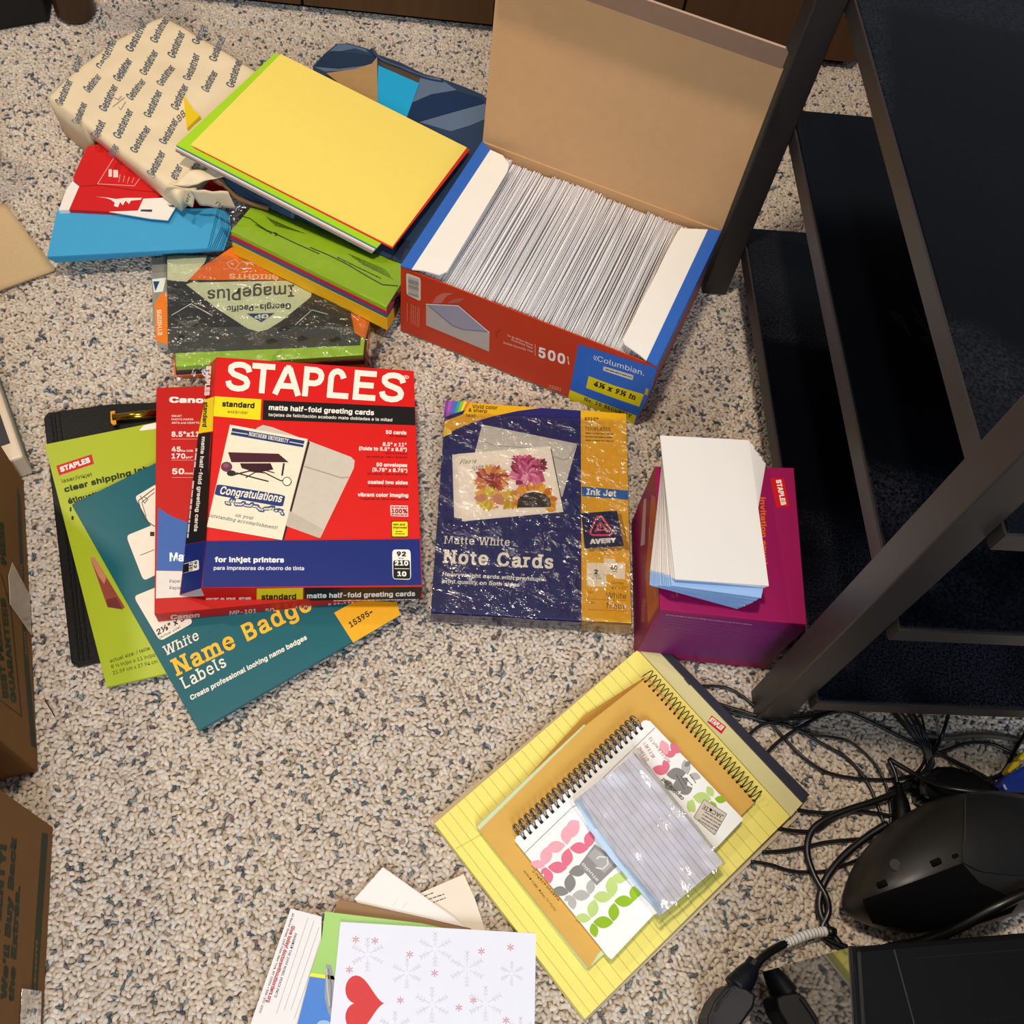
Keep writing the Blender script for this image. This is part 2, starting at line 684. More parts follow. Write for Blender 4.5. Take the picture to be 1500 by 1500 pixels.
def cabinet():
    a, b = P(330, 8), P(1250, 104)
    ex = (b - a).normalized()
    ey = Vector((-ex.y, ex.x, 0))
    up = Vector((0, 0, 1))
    t = thing('wooden_cabinet', 'low brown wooden cabinet front standing behind the open envelope box', 'cabinet', a)
    def s(px, py):
        return (P(px, py) - a).dot(ex)
    cuts = [s(200, -4) - .02, s(444, 20), s(722, 48), s(985, 76), s(1246, 103)]
    for i in range(4):
        x0, x1 = cuts[i] + .002, cuts[i + 1] - .002
        v, f = boxv(a + ex * x0 + up * .014, ex * (x1 - x0), ey * .018, up * .36)
        link_mesh('panel', v, f, WOOD, t, bevel=.0015)
    v, f = boxv(a + ex * cuts[0] + ey * .03, ex * (cuts[-1] - cuts[0] - .01), ey * .30, up * .39)
    link_mesh('carcass', v, f, WOODD, t)
    v, f = boxv(a + ex * (cuts[0]) + ey * .018, ex * (cuts[-1] - cuts[0] - .01), ey * .012, up * .376)
    link_mesh('recess_strip', v, f, BLACKGAP, t)
cabinet()

def table_leg():
    c = P(112, 22)
    t = thing('table_leg', 'dark round-ended wooden leg at the top left edge of the carpet', 'furniture leg', c)
    v, f = tube([c, c + Vector((0, 0, .005)), c + Vector((0, .003, .03)), c + Vector((-.002, .01, .30))], [.024, .0285, .030, .033], 18)
    link_mesh('shaft', v, f, WOODD, t, smooth=False)
    v, f = tube([c + Vector((0, 0, .10)), c + Vector((0, 0.004, .112))], [.034, .034], 18)
    link_mesh('ring', v, f, WOODD, t)
table_leg()

def shade_block():
    t = thing('shade_block', 'black block added in place of shadow at the top left corner', 'case', P(20, -10))  # added black block, stands in for the shadow that darkens this corner
    slab('body', [(-160, -80), (66, -66), (58, -14), (-170, 24)], 0.05, 0.05, mat('shade_black', '#15120f', 0.6, 0.3, noise_amt=.2), t, bevel=.004)
    slab('shade_block_top', [(-165, -84), (62, -70), (58, -40), (-165, -8)], 0.058, 0.008, mat('shade_black'), t, bevel=.002)
shade_block()

def far_leg():
    a, b = P(1262, 104), P(1310, 140)
    up = Vector((0, 0, 1))
    t = thing('cabinet_side_leg', 'dark reddish wooden cabinet leg behind the black shelving', 'furniture leg', a)
    ex = (b - a)
    ey = Vector((-ex.y, ex.x, 0)).normalized() * .05
    v, f = boxv(a, ex, ey, up * .45)
    link_mesh('post', v, f, wood_mat('reddish_dark_wood', '#4a2a17'), t, bevel=.003)
    v, f = boxv(a + ex * .28 - ey * .05, ex * .06, ey * .08, up * .45)
    link_mesh('bead', v, f, WOODD, t)
far_leg()

# ================================================================== BLACK SHELVING
def shelf_material(name, seed, clean):
    m = bpy.data.materials.new(name)
    m.use_nodes = True
    nt = m.node_tree
    b = nt.nodes['Principled BSDF']
    L = nt.links.new
    tc = nt.nodes.new('ShaderNodeTexCoord')
    n1 = nt.nodes.new('ShaderNodeTexNoise'); n1.inputs['Scale'].default_value = 6; n1.inputs['Detail'].default_value = 6
    n2 = nt.nodes.new('ShaderNodeTexNoise'); n2.inputs['Scale'].default_value = 420; n2.inputs['Detail'].default_value = 2
    mp = nt.nodes.new('ShaderNodeMapping'); mp.inputs['Location'].default_value = (seed, seed * 1.7, 0)
    L(tc.outputs['Object'], mp.inputs[0])
    L(mp.outputs[0], n1.inputs['Vector'])
    L(mp.outputs[0], n2.inputs['Vector'])
    r1 = nt.nodes.new('ShaderNodeMapRange'); r1.inputs[1].default_value = .42; r1.inputs[2].default_value = .72
    L(n1.outputs['Fac'], r1.inputs[0])
    r2 = nt.nodes.new('ShaderNodeMapRange'); r2.inputs[1].default_value = .35; r2.inputs[2].default_value = .75
    L(n2.outputs['Fac'], r2.inputs[0])
    mu = nt.nodes.new('ShaderNodeMath'); mu.operation = 'MULTIPLY'
    L(r1.outputs[0], mu.inputs[0]); L(r2.outputs[0], mu.inputs[1])
    # wiped rectangle where equipment stood
    geo = nt.nodes.new('ShaderNodeSeparateXYZ')
    L(tc.outputs['Generated'], geo.inputs[0])
    def band(sock, lo, hi, soft=.015):
        a1 = nt.nodes.new('ShaderNodeMapRange'); a1.interpolation_type = 'SMOOTHSTEP'; a1.inputs[1].default_value = lo - soft; a1.inputs[2].default_value = lo + soft
        a2 = nt.nodes.new('ShaderNodeMapRange'); a2.interpolation_type = 'SMOOTHSTEP'; a2.inputs[1].default_value = hi - soft; a2.inputs[2].default_value = hi + soft; a2.inputs[3].default_value = 1; a2.inputs[4].default_value = 0
        L(sock, a1.inputs[0]); L(sock, a2.inputs[0])
        k = nt.nodes.new('ShaderNodeMath'); k.operation = 'MULTIPLY'
        L(a1.outputs[0], k.inputs[0]); L(a2.outputs[0], k.inputs[1])
        return k.outputs[0]
    bx, by = band(geo.outputs[0], clean[0], clean[1]), band(geo.outputs[1], clean[2], clean[3])
    k = nt.nodes.new('ShaderNodeMath'); k.operation = 'MULTIPLY'
    L(bx, k.inputs[0]); L(by, k.inputs[1])
    inv = nt.nodes.new('ShaderNodeMath'); inv.operation = 'MULTIPLY_ADD'; inv.inputs[1].default_value = -.92; inv.inputs[2].default_value = 1
    L(k.outputs[0], inv.inputs[0])
    du = nt.nodes.new('ShaderNodeMath'); du.operation = 'MULTIPLY'
    L(mu.outputs[0], du.inputs[0]); L(inv.outputs[0], du.inputs[1])
    mx = nt.nodes.new('ShaderNodeMix'); mx.data_type = 'RGBA'
    mx.inputs[6].default_value = C('#040509'); mx.inputs[7].default_value = C('#2e2f36')
    L(du.outputs[0], mx.inputs[0])
    L(mx.outputs[2], b.inputs['Base Color'])
    ro = nt.nodes.new('ShaderNodeMapRange'); ro.inputs[3].default_value = .22; ro.inputs[4].default_value = .7
    L(du.outputs[0], ro.inputs[0])
    L(ro.outputs[0], b.inputs['Roughness'])
    b.inputs['Specular IOR Level'].default_value = 0.2
    return m

def shelving():
    S0, S1 = Vector((0.222, 1.005, 0)), Vector((0.327, 0.376, 0))
    ey = (S0 - S1).normalized()
    ex = Vector((ey.y, -ey.x, 0))
    up = Vector((0, 0, 1))
    L = (S0 - S1).length
    t = thing('shelving_unit', 'tall black three-shelf stand with square posts and dusty shelves', 'shelf', S1)
    PM = mat('satin_black_steel', '#26211f', 0.42, 0.5, noise_amt=.12, noise_scale=40)
    EM = mat('shelf_edge_laminate', '#2b2523', 0.45, 0.5, noise_amt=.1)
    W = .60
    for i, (z, cl) in enumerate(((.088, (.03, .92, .33, .62)), (.268, (.06, .97, .22, .80)), (.430, (.05, .97, .25, .80)))):
        o = S1 + up * (z - .022)
        v, f = boxv(o + ex * .002, ex * W, ey * L, up * .022)
        s = link_mesh('shelf', v, f, shelf_material('dusty_black_laminate_%d' % i, 3.1 * i + .7, cl), t, bevel=.0012)
        v, f = boxv(o + ex * -.0005 + up * .001, ex * .0025, ey * L, up * .020)
        link_mesh('edge_band', v, f, EM, s)
        v, f = boxv(o - ey * .0025 + up * .001, ex * W, ey * .0025, up * .020)
        link_mesh('edge_band', v, f, EM, s)
    w = .033
    for base in (S1 - ex * (w + .001) + ey * .006, S0 - ex * (w + .001) - ey * (w + .004)):
        v, f = boxv(base, ex * w, ey * w, up * .80)
        link_mesh('post', v, f, PM, t, bevel=.0015)
    for base in (S1 + ex * (W + .003) + ey * .006, S0 + ex * (W + .003) - ey * (w + .004)):
        v, f = boxv(base, ex * w, ey * w, up * .80)
        link_mesh('post', v, f, PM, t, bevel=.0015)
    # finger-wiped squiggles in the dust
    k4, k5 = K(1000, 0, 3), K(1000, 450, 2.5)
    a = Art(flat(.2681), k4)
    for pts in ([(905, 1365), (930, 1400), (965, 1420)], [(1015, 1360), (1045, 1405), (1060, 1415)], [(1060, 1370), (1110, 1430), (1170, 1495)], [(975, 1440), (1000, 1475)]):
        a.path('#050508', pts, 14, 1)
        a.build('wiped_mark', t, INKG)
    a.k = k5
    a.path('#050508', [(770, 15), (800, 40), (820, 85)], 14, 1)
    a.build('wiped_mark', t, INKG)
    a.path('#050508', [(850, 40), (890, 75), (910, 110), (880, 130)], 16, 1)
    a.build('wiped_mark', t, INKG)
    a.path('#050508', [(920, 30), (980, 90), (1010, 140), (985, 150)], 15, 1)
    a.build('wiped_mark', t, INKG)
    a.ell('#050508', 890, 120, 22, 14, .2, lay=1)
    a.build('wiped_mark', t, INKG)
    a = Art(flat(.0881), k5)
    for x, y in ((1045, 988), (1135, 962)):
        a.ell('#030305', x, y, 36, 15, .15, lay=1)
        a.build('wiped_mark', t, INKG)
    a.path('#030305', [(1080, 985), (1085, 955), (1060, 930)], 9, 1)
    a.build('wiped_mark', t, INKG)
    a.path('#030305', [(1160, 955), (1150, 915), (1130, 880), (1140, 850)], 11, 1)
    a.build('wiped_mark', t, INKG)
    a.path('#030305', [(1005, 1095), (1040, 1082), (1070, 1102)], 14, 1)
    a.build('wiped_mark', t, INKG)
    a.path('#030305', [(1040, 1120), (1080, 1140), (1160, 1145)], 10, 1)
    a.build('wiped_mark', t, INKG)
shelving()

# ================================================================== PAPER PILE, UPPER LEFT
def paper(name, hexc, **kw):
    return mat(name, hexc, kw.pop('rough', .75), .25, noise_amt=.03, noise_scale=90, bump=.08, bump_scale=900)

def ridge(p, s, seed):
    q = Vector((p.x * s, p.y * s, seed))
    return abs(noise.noise(q)) * 1.6 + .5 * abs(noise.noise(q * 2.3))

# ---- red wrapped ream with blue sheets pulled out
def red_ream():
    t = thing('red_paper_wrapper', 'torn red and white paper ream wrapper beneath the cream printed ream', 'paper wrapper', P(190, 280))
    k = K(80, 190, 5)
    z = .046
    red = paper('red_wrapper_paper', '#c81a1c', rough=.45)
    out = [k(240, 120), k(135, 350), k(180, 415), k(105, 585), k(400, 600), k(620, 590), k(740, 500), k(800, 470), k(830, 400), (330, 262), (330, 180)]
    slab('wrapper', out, z, .044, red, t)
    wh = paper('white_wrapper_core', '#e6ddd2')
    slab('torn_edge', [k(130, 375), k(180, 415), k(105, 588), k(30, 590), k(85, 440)], .0465, .02, wh, t)
    slab('torn_edge', [k(400, 600), k(610, 592), k(650, 505), k(790, 498), k(830, 470), k(900, 540), k(885, 570), k(830, 662), k(700, 650)], .0472, .0012, wh, t)
    a = Art(flat(.0462), k)
    a.path('#e58c86', [(435, 205), (315, 398), (585, 412), (650, 320)], 6)
    a.rect('#e8c9c0', 395, 290, 420, 345).rect('#e8c9c0', 430, 295, 465, 350)
    for i in range(4):
        a.greek('#e0857c', 480 + i * 34, 330 + i * 8, 470 + i * 30, 388 + i * 5, 9, seed=i)
    a.poly('#f0ddd0', [(300, 492), (380, 497), (450, 508), (520, 500), (640, 500), (630, 515), (560, 520), (545, 545), (520, 520), (500, 555), (480, 530), (465, 568), (435, 560), (440, 535), (410, 512), (370, 500)])
    a.path('#a01315', [(185, 412), (330, 405), (560, 440), (800, 462)], 4)
    a.build('wrapper_print', t, INK)
    a = Art(flat(.0473), k)
    a.poly('#3b3432', [(632, 585), (715, 585), (712, 602), (630, 598)]).poly('#4b4340', [(835, 555), (890, 553), (885, 566), (840, 563)])
    a.build('wrapper_mark', t, INK)
red_ream()

BLUE = paper('sky_blue_paper', '#3f9ac4')
kb = K(80, 190, 5)
bt = [kb(20, 585), kb(1195, 575), kb(1120, 868), kb(-55, 930)]
bb = [kb(60, 600), kb(1285, 600), kb(1240, 880), kb(0, 968)]
for i in range(9):
    s = i / 8
    j = (random.uniform(-1, 1), random.uniform(-1, 1)) if 0 < i < 8 else (0, 0)
    q = [(a[0] * s + b[0] * (1 - s) + j[0], a[1] * s + b[1] * (1 - s) + j[1] * .6) for a, b in zip(bt, bb)]
    if i < 7:
        q = [q[0], (q[1][0] - 1, q[1][1]), (q[1][0] + 1.5, q[1][1] + (q[2][1] - q[1][1]) * .45), q[2], q[3]]
    slab('blue_paper_sheet', q, .0225 + i * .0023, .0019, BLUE, label='sky blue paper sheet fanned out of the torn red wrapper' if i < 8 else 'topmost sky blue paper sheet sticking out of the torn red wrapper', cat='paper sheet', group='blue sheets in the torn red wrapper')

# ---- cream ream printed all over with a name
def cream_ream():
    A, B, Cc, D = P(67, 139, .064), P(240, 19, .083), P(405, 118, .105), P(258, 284, .088)
    pl = Plane(A, B, D)
    q = [A, B, Cc, D]
    Cc2 = pl.o + (Cc - pl.o) - pl.n * (Cc - pl.o).dot(pl.n)
    q = [A, B, Cc2, D]
    t = thing('cream_paper_ream', 'cream wrapped paper ream printed with slanted grey lettering, torn at one end', 'paper ream', P(200, 180))
    creamm = mat('cream_wrapper_paper', '#e3cda8', .6, .3, noise_amt=.04, noise_scale=30, bump=.1, bump_scale=500)
    def wr(p):
        r = ridge(p, 9, 2.2)
        return .0035 * r - .002 + .002 * noise.noise(Vector((p.x * 26, p.y * 26, 4)))
    def dp(u, w, p):
        e = min(u, 1 - u, w, 1 - w)
        return wr(p) - .004 * max(0, 1 - e / .035) ** 2
    nx, ny = 40, 48
    v, f = patch(q, nx, ny, dp, pl.n)
    outw = ((A - D) + (B - Cc2)).normalized()
    for j in range(ny + 1):
        for i in range(nx + 1):
            v[j * (nx + 1) + i] = v[j * (nx + 1) + i] + outw * (.016 * math.sin(math.pi * min(1, i / nx * 1.0)) * (1 - j / ny) ** 2)
    ctr = (A + B + Cc2 + D) / 4
    v, f = rgrid(v, f, nx, ny, lambda p: Vector((p.x + (ctr.x - p.x) * .04, p.y + (ctr.y - p.y) * .04, (.0005 if p.x < P(130, 214, .04).x else max(.047, p.z - .032)))))
    link_mesh('wrapper', v, f, creamm, t, smooth=True)
    a = Art(pl, K(0, 0, 3), disp=lambda p: wr(p) + .0006)
    G = '#56606b'
    W = [(262, 462, 312, 358, 1), (332, 318, 357, 250, .62), (440, 304, 506, 178, 1), (572, 232, 640, 100, 1), (680, 192, 735, 85, .9),
         (382, 408, 438, 338, 1), (515, 360, 575, 272, 1), (632, 332, 688, 232, 1), (757, 256, 806, 150, 1), (864, 202, 905, 120, .8),
         (340, 555, 376, 458, .9), (456, 494, 512, 384, 1), (572, 444, 634, 360, 1), (708, 386, 762, 296, 1), (826, 358, 870, 246, 1), (943, 278, 985, 168, 1),
         (420, 615, 455, 540, .8), (517, 610, 577, 488, 1), (652, 522, 708, 412, 1), (772, 486, 822, 386, .9), (906, 408, 950, 322, 1), (1018, 390, 1058, 270, 1),
         (592, 678, 655, 565, 1), (720, 640, 776, 530, 1), (490, 690, 515, 645, .5), (668, 782, 720, 676, 1), (765, 792, 795, 735, .6), (800, 690, 835, 630, .5), (850, 765, 885, 705, .6)]
    for x0, y0, x1, y1, fr in W:
        s = 'Gestetner' if fr > .85 else ('etner' if fr in (.62, .5, .6) else 'Gestet')
        dx, dy = x1 - x0, y1 - y0
        n = math.hypot(dx, dy)
        h = 33
        a.text(s, G, x0 + 10, y0, x1 + 10, y1, x0 + 10 + dy / n * h - 4, y0 - dx / n * h - 2, bold=.012)
    a.text('BB.', '#4a4a48', 788, 535, 822, 495, 775, 512)
    a.path('#a89a86', [(500, 430), (520, 440), (535, 425)], 3).path('#a89a86', [(495, 470), (548, 430)], 3).path('#a89a86', [(520, 470), (530, 482), (552, 448)], 3)
    a.build('lettering', t, INK)
    # creased folds along the front and a torn open end
    k = K(80, 190, 5)
    def flap(name, pts, zs, m, seed):
        q = [P(*k(x, y), z) for (x, y), z in zip(pts, zs)]
        v, f = patch(q, 10, 6, lambda u, w, p: .007 * ridge(p, 34, seed) - .004)
        o = link_mesh(name, v, f, m, t, smooth=True)
        md = o.modifiers.new('thick', 'SOLIDIFY')
        md.thickness = .0008
        return o
    flap('torn_flap', [(815, 410), (1040, 425), (1010, 560), (800, 470)], (.092, .088, .060, .068), creamm, 1)
    flap('torn_flap', [(980, 425), (1270, 450), (1330, 580), (1060, 540)], (.094, .090, .060, .066), creamm, 5)
    flap('torn_flap', [(840, 395), (1200, 230), (1240, 330), (1050, 400)], (.093, .100, .096, .092), creamm, 9)
    a = Art(flat(.086), k)
    a.text('er', '#57534c', 975, 540, 1000, 480, 950, 520, bold=.01)
    a.build('lettering', t, INK)
    a.text('ne', '#57534c', 1175, 545, 1240, 590, 1200, 520, bold=.01)
    a.build('lettering', t, INK)
    # yellow sheet showing through a tear
    k2 = K(240, 120, 7.5)
    yl = paper('strong_yellow_paper', '#e2c012')
    q = [pl.at(*k2(x, y)) + pl.n * .0042 for x, y in ((225, 170), (330, 330), (410, 400), (265, 540))]
    v, f = prism(q, [p - pl.n * .004 for p in q])
    link_mesh('torn_window', v, f, yl, t)
cream_ream()

# ---- dark blue wrapper
def blue_ream():
    t = thing('navy_paper_ream', 'opened ream in dark slate blue striped wrapper behind the yellow sheets', 'paper ream', P(590, 200))
    m = mat('slate_blue_wrapper', '#2c3e57', .35, .45, noise_amt=.25, noise_scale=25, bump=.25, bump_scale=60)
    k = K(440, 50, 5)
    out = [k(90, 235), k(180, 140), k(265, 72), k(350, 66), k(490, 105), k(570, 150), k(740, 210), k(900, 290), k(1050, 330), k(1200, 385), k(1340, 445), k(1400, 510), k(1405, 580), k(1330, 770), (598, 388), (570, 378), (500, 345), (430, 318), (405, 308), (470, 190)]
    top = [P(x, y, .062 if y < 260 else .067) for x, y in out]
    v, f = prism(top, [Vector((p.x, p.y, .012 if q[1] < 300 else .0655)) for p, q in zip(top, out)])
    link_mesh('wrapper', v, f, m, t)
    a = Art(flat(.0623), k)
    a.poly('#56697c', [(215, 125), (275, 75), (345, 72), (480, 110), (495, 135), (400, 105), (300, 125)])
    a.build('wrapper_stripe', t, INKG)
    a.poly('#5b6b7e', [(100, 240), (280, 255), (500, 228), (460, 260), (180, 275)])
    a.build('wrapper_stripe', t, INKG)
    a.poly('#243449', [(180, 145), (240, 122), (480, 150), (560, 165), (500, 225), (290, 250), (110, 232)])
    a.build('wrapper_stripe', t, INKG)
    a.poly('#5f6f84', [(880, 310), (1050, 345), (1145, 410), (960, 440), (820, 500)])
    a.build('wrapper_stripe', t, INKG)
    a.poly('#5f6f84', [(870, 645), (1060, 590), (1350, 510), (1395, 560), (1360, 620), (1240, 670), (1100, 712)])
    a.build('wrapper_stripe', t, INKG)
    a.poly('#1f3150', [(825, 505), (960, 445), (1140, 415), (1330, 470), (1345, 505), (1060, 585), (860, 645), (790, 610)])
    a.build('wrapper_stripe', t, INKG)
    dk = mat('torn_dark_lining', '#4a3a28', .7)
    slab('torn_rim', [k(570, 165), k(600, 170), k(760, 260), k(880, 310), k(860, 375), k(700, 290), k(590, 225)], .0628, .0012, dk, t)
    slab('paper_block', [k(570, 228), k(870, 360), k(775, 620), k(560, 510)], .0636, .0012, paper('turquoise_paper', '#1d9fcb'), t)
    kr = mat('kraft_paper', '#a98453', .75, .2, noise_amt=.08, noise_scale=80)
    slab('kraft_flap', [k(190, 285), k(400, 255), k(525, 215), k(562, 168), k(566, 505), k(400, 450)], .0646, .001, kr, t)
    v, f = tube(smooth_path([P(*k(x, y), .064) for x, y in ((520, 115), (600, 190), (740, 245), (900, 310), (1045, 340))], 4), .0028, 6)
    link_mesh('rolled_rim', v, f, m, t, smooth=True)
    # crumpled near end under the yellow sheets
    k3 = K(240, 120, 7.5)
    q = [P(*k3(560, 1010), .088), P(*k3(1450, 1440), .074), P(*k3(1420, 1500), .068), P(*k3(700, 1180), .070)]
    v, f = patch(q, 16, 5, lambda u, w, p: .006 * ridge(p, 30, 3) - .003)
    o = link_mesh('crumpled_end', v, f, m, t, smooth=True)
    o.modifiers.new('thick', 'SOLIDIFY').thickness = .0008
    v, f = tube(smooth_path([P(*k3(x, y), z) for x, y, z in ((560, 1060, .088), (640, 1110, .085), (720, 1190, .079), (800, 1270, .073), (950, 1330, .070), (1150, 1390, .069))], 4), [.0052] * 5 + [.003] * 16, 7)
    link_mesh('torn_roll', v, f, mat('brown_paper_inside', '#7a5a3c', .8, .2, noise_amt=.2), t, smooth=True)
blue_ream()

# ---- bright mixed ream in clear wrap
def bright_ream():
    t = thing('bright_paper_ream', 'clear-wrapped ream of lime, red, teal and yellow paper beside the envelope box', 'paper ream', P(460, 400))
    F = [(338, 338), (566, 450), (620, 365), (384, 284)]
    for nm, hexc, z1, z0, dx in (('lime_paper_block', '#9fc11c', .064, .0572, 0), ('red_paper_block', '#c51f45', .0568, .0510, .0016), ('teal_paper_block', '#2c6c86', .0506, .0450, .001), ('yellow_paper_block', '#f3b40c', .0446, .0225, .0014)):
        pm = mat(nm.replace('block', 'edges'), hexc, .6, .3, noise_amt=.12, noise_scale=60, stretch=(1, 1, 40), bump=.4, bump_scale=120)
        top = [P(x, y, .064) for x, y in F]
        c = sum(top, Vector()) / 4
        top = [Vector((p.x + (p.x - c.x) * dx * 6, p.y + (p.y - c.y) * dx * 6, z1)) for p in top]
        bot = [Vector((p.x, p.y, z0)) for p in top]
        v, f = prism(top, bot)
        link_mesh(nm, v, f, pm, t, bevel=.0004)
    k = K(330, 280, 5)
    a = Art(flat(.0642), k)
    a.path('#1c2414', [(100, 178), (180, 200), (240, 245), (300, 285), (380, 318), (520, 385), (690, 460)], 6)
    a.path('#1c2414', [(620, 412), (760, 470), (900, 540), (1050, 630), (1150, 685), (1265, 695)], 6)
    a.path('#1c2414', [(360, 302), (385, 318), (362, 326)], 6)
    for i in range(6):
        a.greek('#4e6a12', 300 + i * 12, 190 + i * 12, 470 + i * 22, 268 + i * 8, 7, seed=i)
    for i in range(5):
        a.greek('#5c7a16', 900 + i * 25, 460 + i * 18, 1180 + i * 12, 580 + i * 16, 7, seed=20 + i)
    a.greek('#2c3a0c', 820, 485, 1140, 640, 9, seed=40)
    a.greek('#2c3a0c', 220, 245, 340, 312, 8, seed=41)
    a.text('newIntI', '#20260f', 1020, 412, 870, 335, 1008, 432, slant=.1)
    a.build('wrap_lettering', t, INKG)
    q = [P(330, 258, .068), P(655, 322, .068), P(574, 456, .066), P(334, 336, .066)]
    v, f = patch([P(x, y, .0655) for x, y in ((386, 282), (624, 362), (568, 452), (337, 338))], 30, 14, lambda u, w, p: .0012 * ridge(p, 40, 8) + (.003 * ridge(p, 60, 1) if u > .85 else 0))
    link_mesh('clear_wrap', v, f, FILM, t, smooth=True)
    v, f = patch([P(590, 400, .064), P(598, 420, .05), P(570, 480, .012), P(566, 452, .064)], 8, 14, lambda u, w, p: .004 * ridge(p, 55, 4), up=Vector((.7, 0, .7)))
    link_mesh('clear_wrap_end', v, f, FILM, t, smooth=True)
    v, f = patch([P(350, 300, .066), P(372, 292, .066), P(345, 335, .05), P(325, 330, .045)], 8, 8, lambda u, w, p: .006 * ridge(p, 60, 6), up=Vector((-.5, 0, .8)))
    link_mesh('clear_wrap_end', v, f, FILM, t, smooth=True)
bright_ream()

# ---- printed clear package in front
def package():
    t = thing('printed_paper_package', 'clear plastic paper package with black, pale green and orange print', 'paper package', P(390, 470))
    z = .021
    Q = [(243, 372), (540, 395), (526, 507), (250, 523)]
    for nm, hexc, z1, z0, ex in (('lime_paper_block', '#a6cc3a', z, .014, 0), ('plum_paper_block', '#6a1f3c', .0135, .0105, .0015), ('navy_paper_block', '#27304f', .010, .007, .002), ('orange_paper_block', '#e8791a', .0065, .0005, .004)):
        pm = mat('package_' + nm, hexc, .6, .3, noise_amt=.1, noise_scale=60, stretch=(1, 1, 40))
        top = [P(x, y, z) for x, y in ((246, 372), (545, 395), (532, 520), (258, 537))]
        c = sum(top, Vector()) / 4
        top = [Vector((p.x + math.copysign(ex, p.x - c.x), p.y + math.copysign(ex, p.y - c.y), z1)) for p in top]
        v, f = prism(top, [Vector((p.x, p.y, z0)) for p in top])
        link_mesh(nm, v, f, pm, t)
    k = K(210, 300, 3.846)
    a = Art(flat(z), k)
    a.poly('#33332d', [(132, 285), (1250, 340), (1222, 792), (142, 838)], 2)
    a.poly('#4a4c45', [(135, 690), (1226, 690), (1222, 792), (142, 838)], 3)
    a.build('printed_sheet', t, INKG)
    a.poly('#d2d6b4', [(135, 290), (360, 288), (345, 330), (285, 395), (245, 436), (135, 425)], 5)
    a.poly('#e2731f', [(240, 425), (262, 395), (500, 240), (760, 300), (1240, 560), (1240, 620), (960, 470), (820, 425)], 4)
    a.poly('#ccd2ae', [(240, 450), (270, 440), (830, 428), (950, 478), (945, 520), (780, 655), (700, 705), (650, 716), (590, 700), (420, 590)], 5)
    a.poly('#e37a2a', [(1165, 590), (1280, 640), (1250, 760), (1190, 720)], 5)
    a.build('colour_panel', t, INKG)
    g = a
    g.text('ImagePlus', '#4b4b42', 850, 452, 362, 482, 850, 520, lay=7, bold=.012)
    g.text('Georgia-Pacific', '#33342c', 832, 556, 470, 572, 832, 590, lay=7, bold=.02)
    g.poly('#24406e', [(583, 616), (742, 612), (664, 664)], 7)
    g.text('GP', '#dfe3d0', 705, 618, 628, 620, 705, 642, lay=8, bold=.03)
    g.text('BRIGHTS', '#eec49a', 760, 395, 484, 390, 760, 425, lay=7, bold=.03)
    g.path('#cfd2c6', [(160, 625), (270, 560), (390, 628)], 5, 7).path('#b7bbb0', [(855, 680), (950, 595), (1040, 620)], 5, 7)
    g.path('#e9b088', [(470, 330), (520, 310), (540, 335), (520, 365), (490, 360), (470, 330)], 6, 7).path('#b9a58c', [(535, 340), (560, 320), (590, 340), (575, 365), (545, 358)], 7, 7)
    for x, y in ((170, 640), (200, 690)):
        g.poly('#5f615a', [(x, y), (x + 70, y + 25), (x + 170, y - 5), (x + 85, y + 60)], 5)
    for x, y in ((170, 755), (680, 775), (850, 760), (1040, 765), (750, 705)):
        g.poly('#252521', [(x, y), (x + 45, y - 22), (x + 85, y - 5), (x + 30, y + 12)], 6)
    g.build('lettering', t, INKG)
    # loose printed margin of the wrap on the left
    zz = .012
    q = [(226, 376), (245, 374), (246, 520), (226, 500)]
    o = slab('wrap_margin', [(222, 380), (244, 374), (246, 512), (232, 508), (224, 470)], zz, .0008, mat('milky_wrap_margin', '#8d877a', .35, .4, noise_amt=.3), t)
    a = Art(flat(zz), k)
    a.poly('#dfe0cf', [(50, 420), (130, 410), (110, 490), (60, 495)], 2)
    a.poly('#e5781f', [(65, 560), (95, 505), (135, 492), (138, 790), (70, 765)], 2)
    a.poly('#24406e', [(55, 432), (92, 432), (68, 488)], 3)
    a.text('BRIGHTS', '#f2cfa8', 102, 592, 108, 735, 76, 596, lay=4, bold=.03)
    a.build('margin_print', t, INKG)
    top = [P(x, y, z + .0022) for x, y in ((238, 370), (548, 393), (538, 522), (250, 540))]
    def crumple(u, w, p):
        return .0016 * ridge(p, 32, 7) + (.0045 * ridge(p, 48, 3) if w > .84 or u > .75 else 0)
    v, f = patch(top, 44, 26, crumple)
    link_mesh('clear_wrap', v, f, CRINKLE, t, smooth=True)
    v, f = patch([P(535, 455, z + .002), P(575, 478, .014), P(548, 545, .002), P(532, 520, z + .002)], 10, 12, lambda u, w, p: .005 * ridge(p, 50, 2))
    link_mesh('clear_wrap_end', v, f, FILM, t, smooth=True)
    v, f = patch([P(248, 536, z + .002), P(534, 520, z + .002), P(552, 548, .002), P(272, 575, .002)], 40, 8, lambda u, w, p: .004 * ridge(p, 46, 12), up=Vector((0, -.6, .6)))
    link_mesh('clear_wrap_end', v, f, FILM, t, smooth=True)
package()

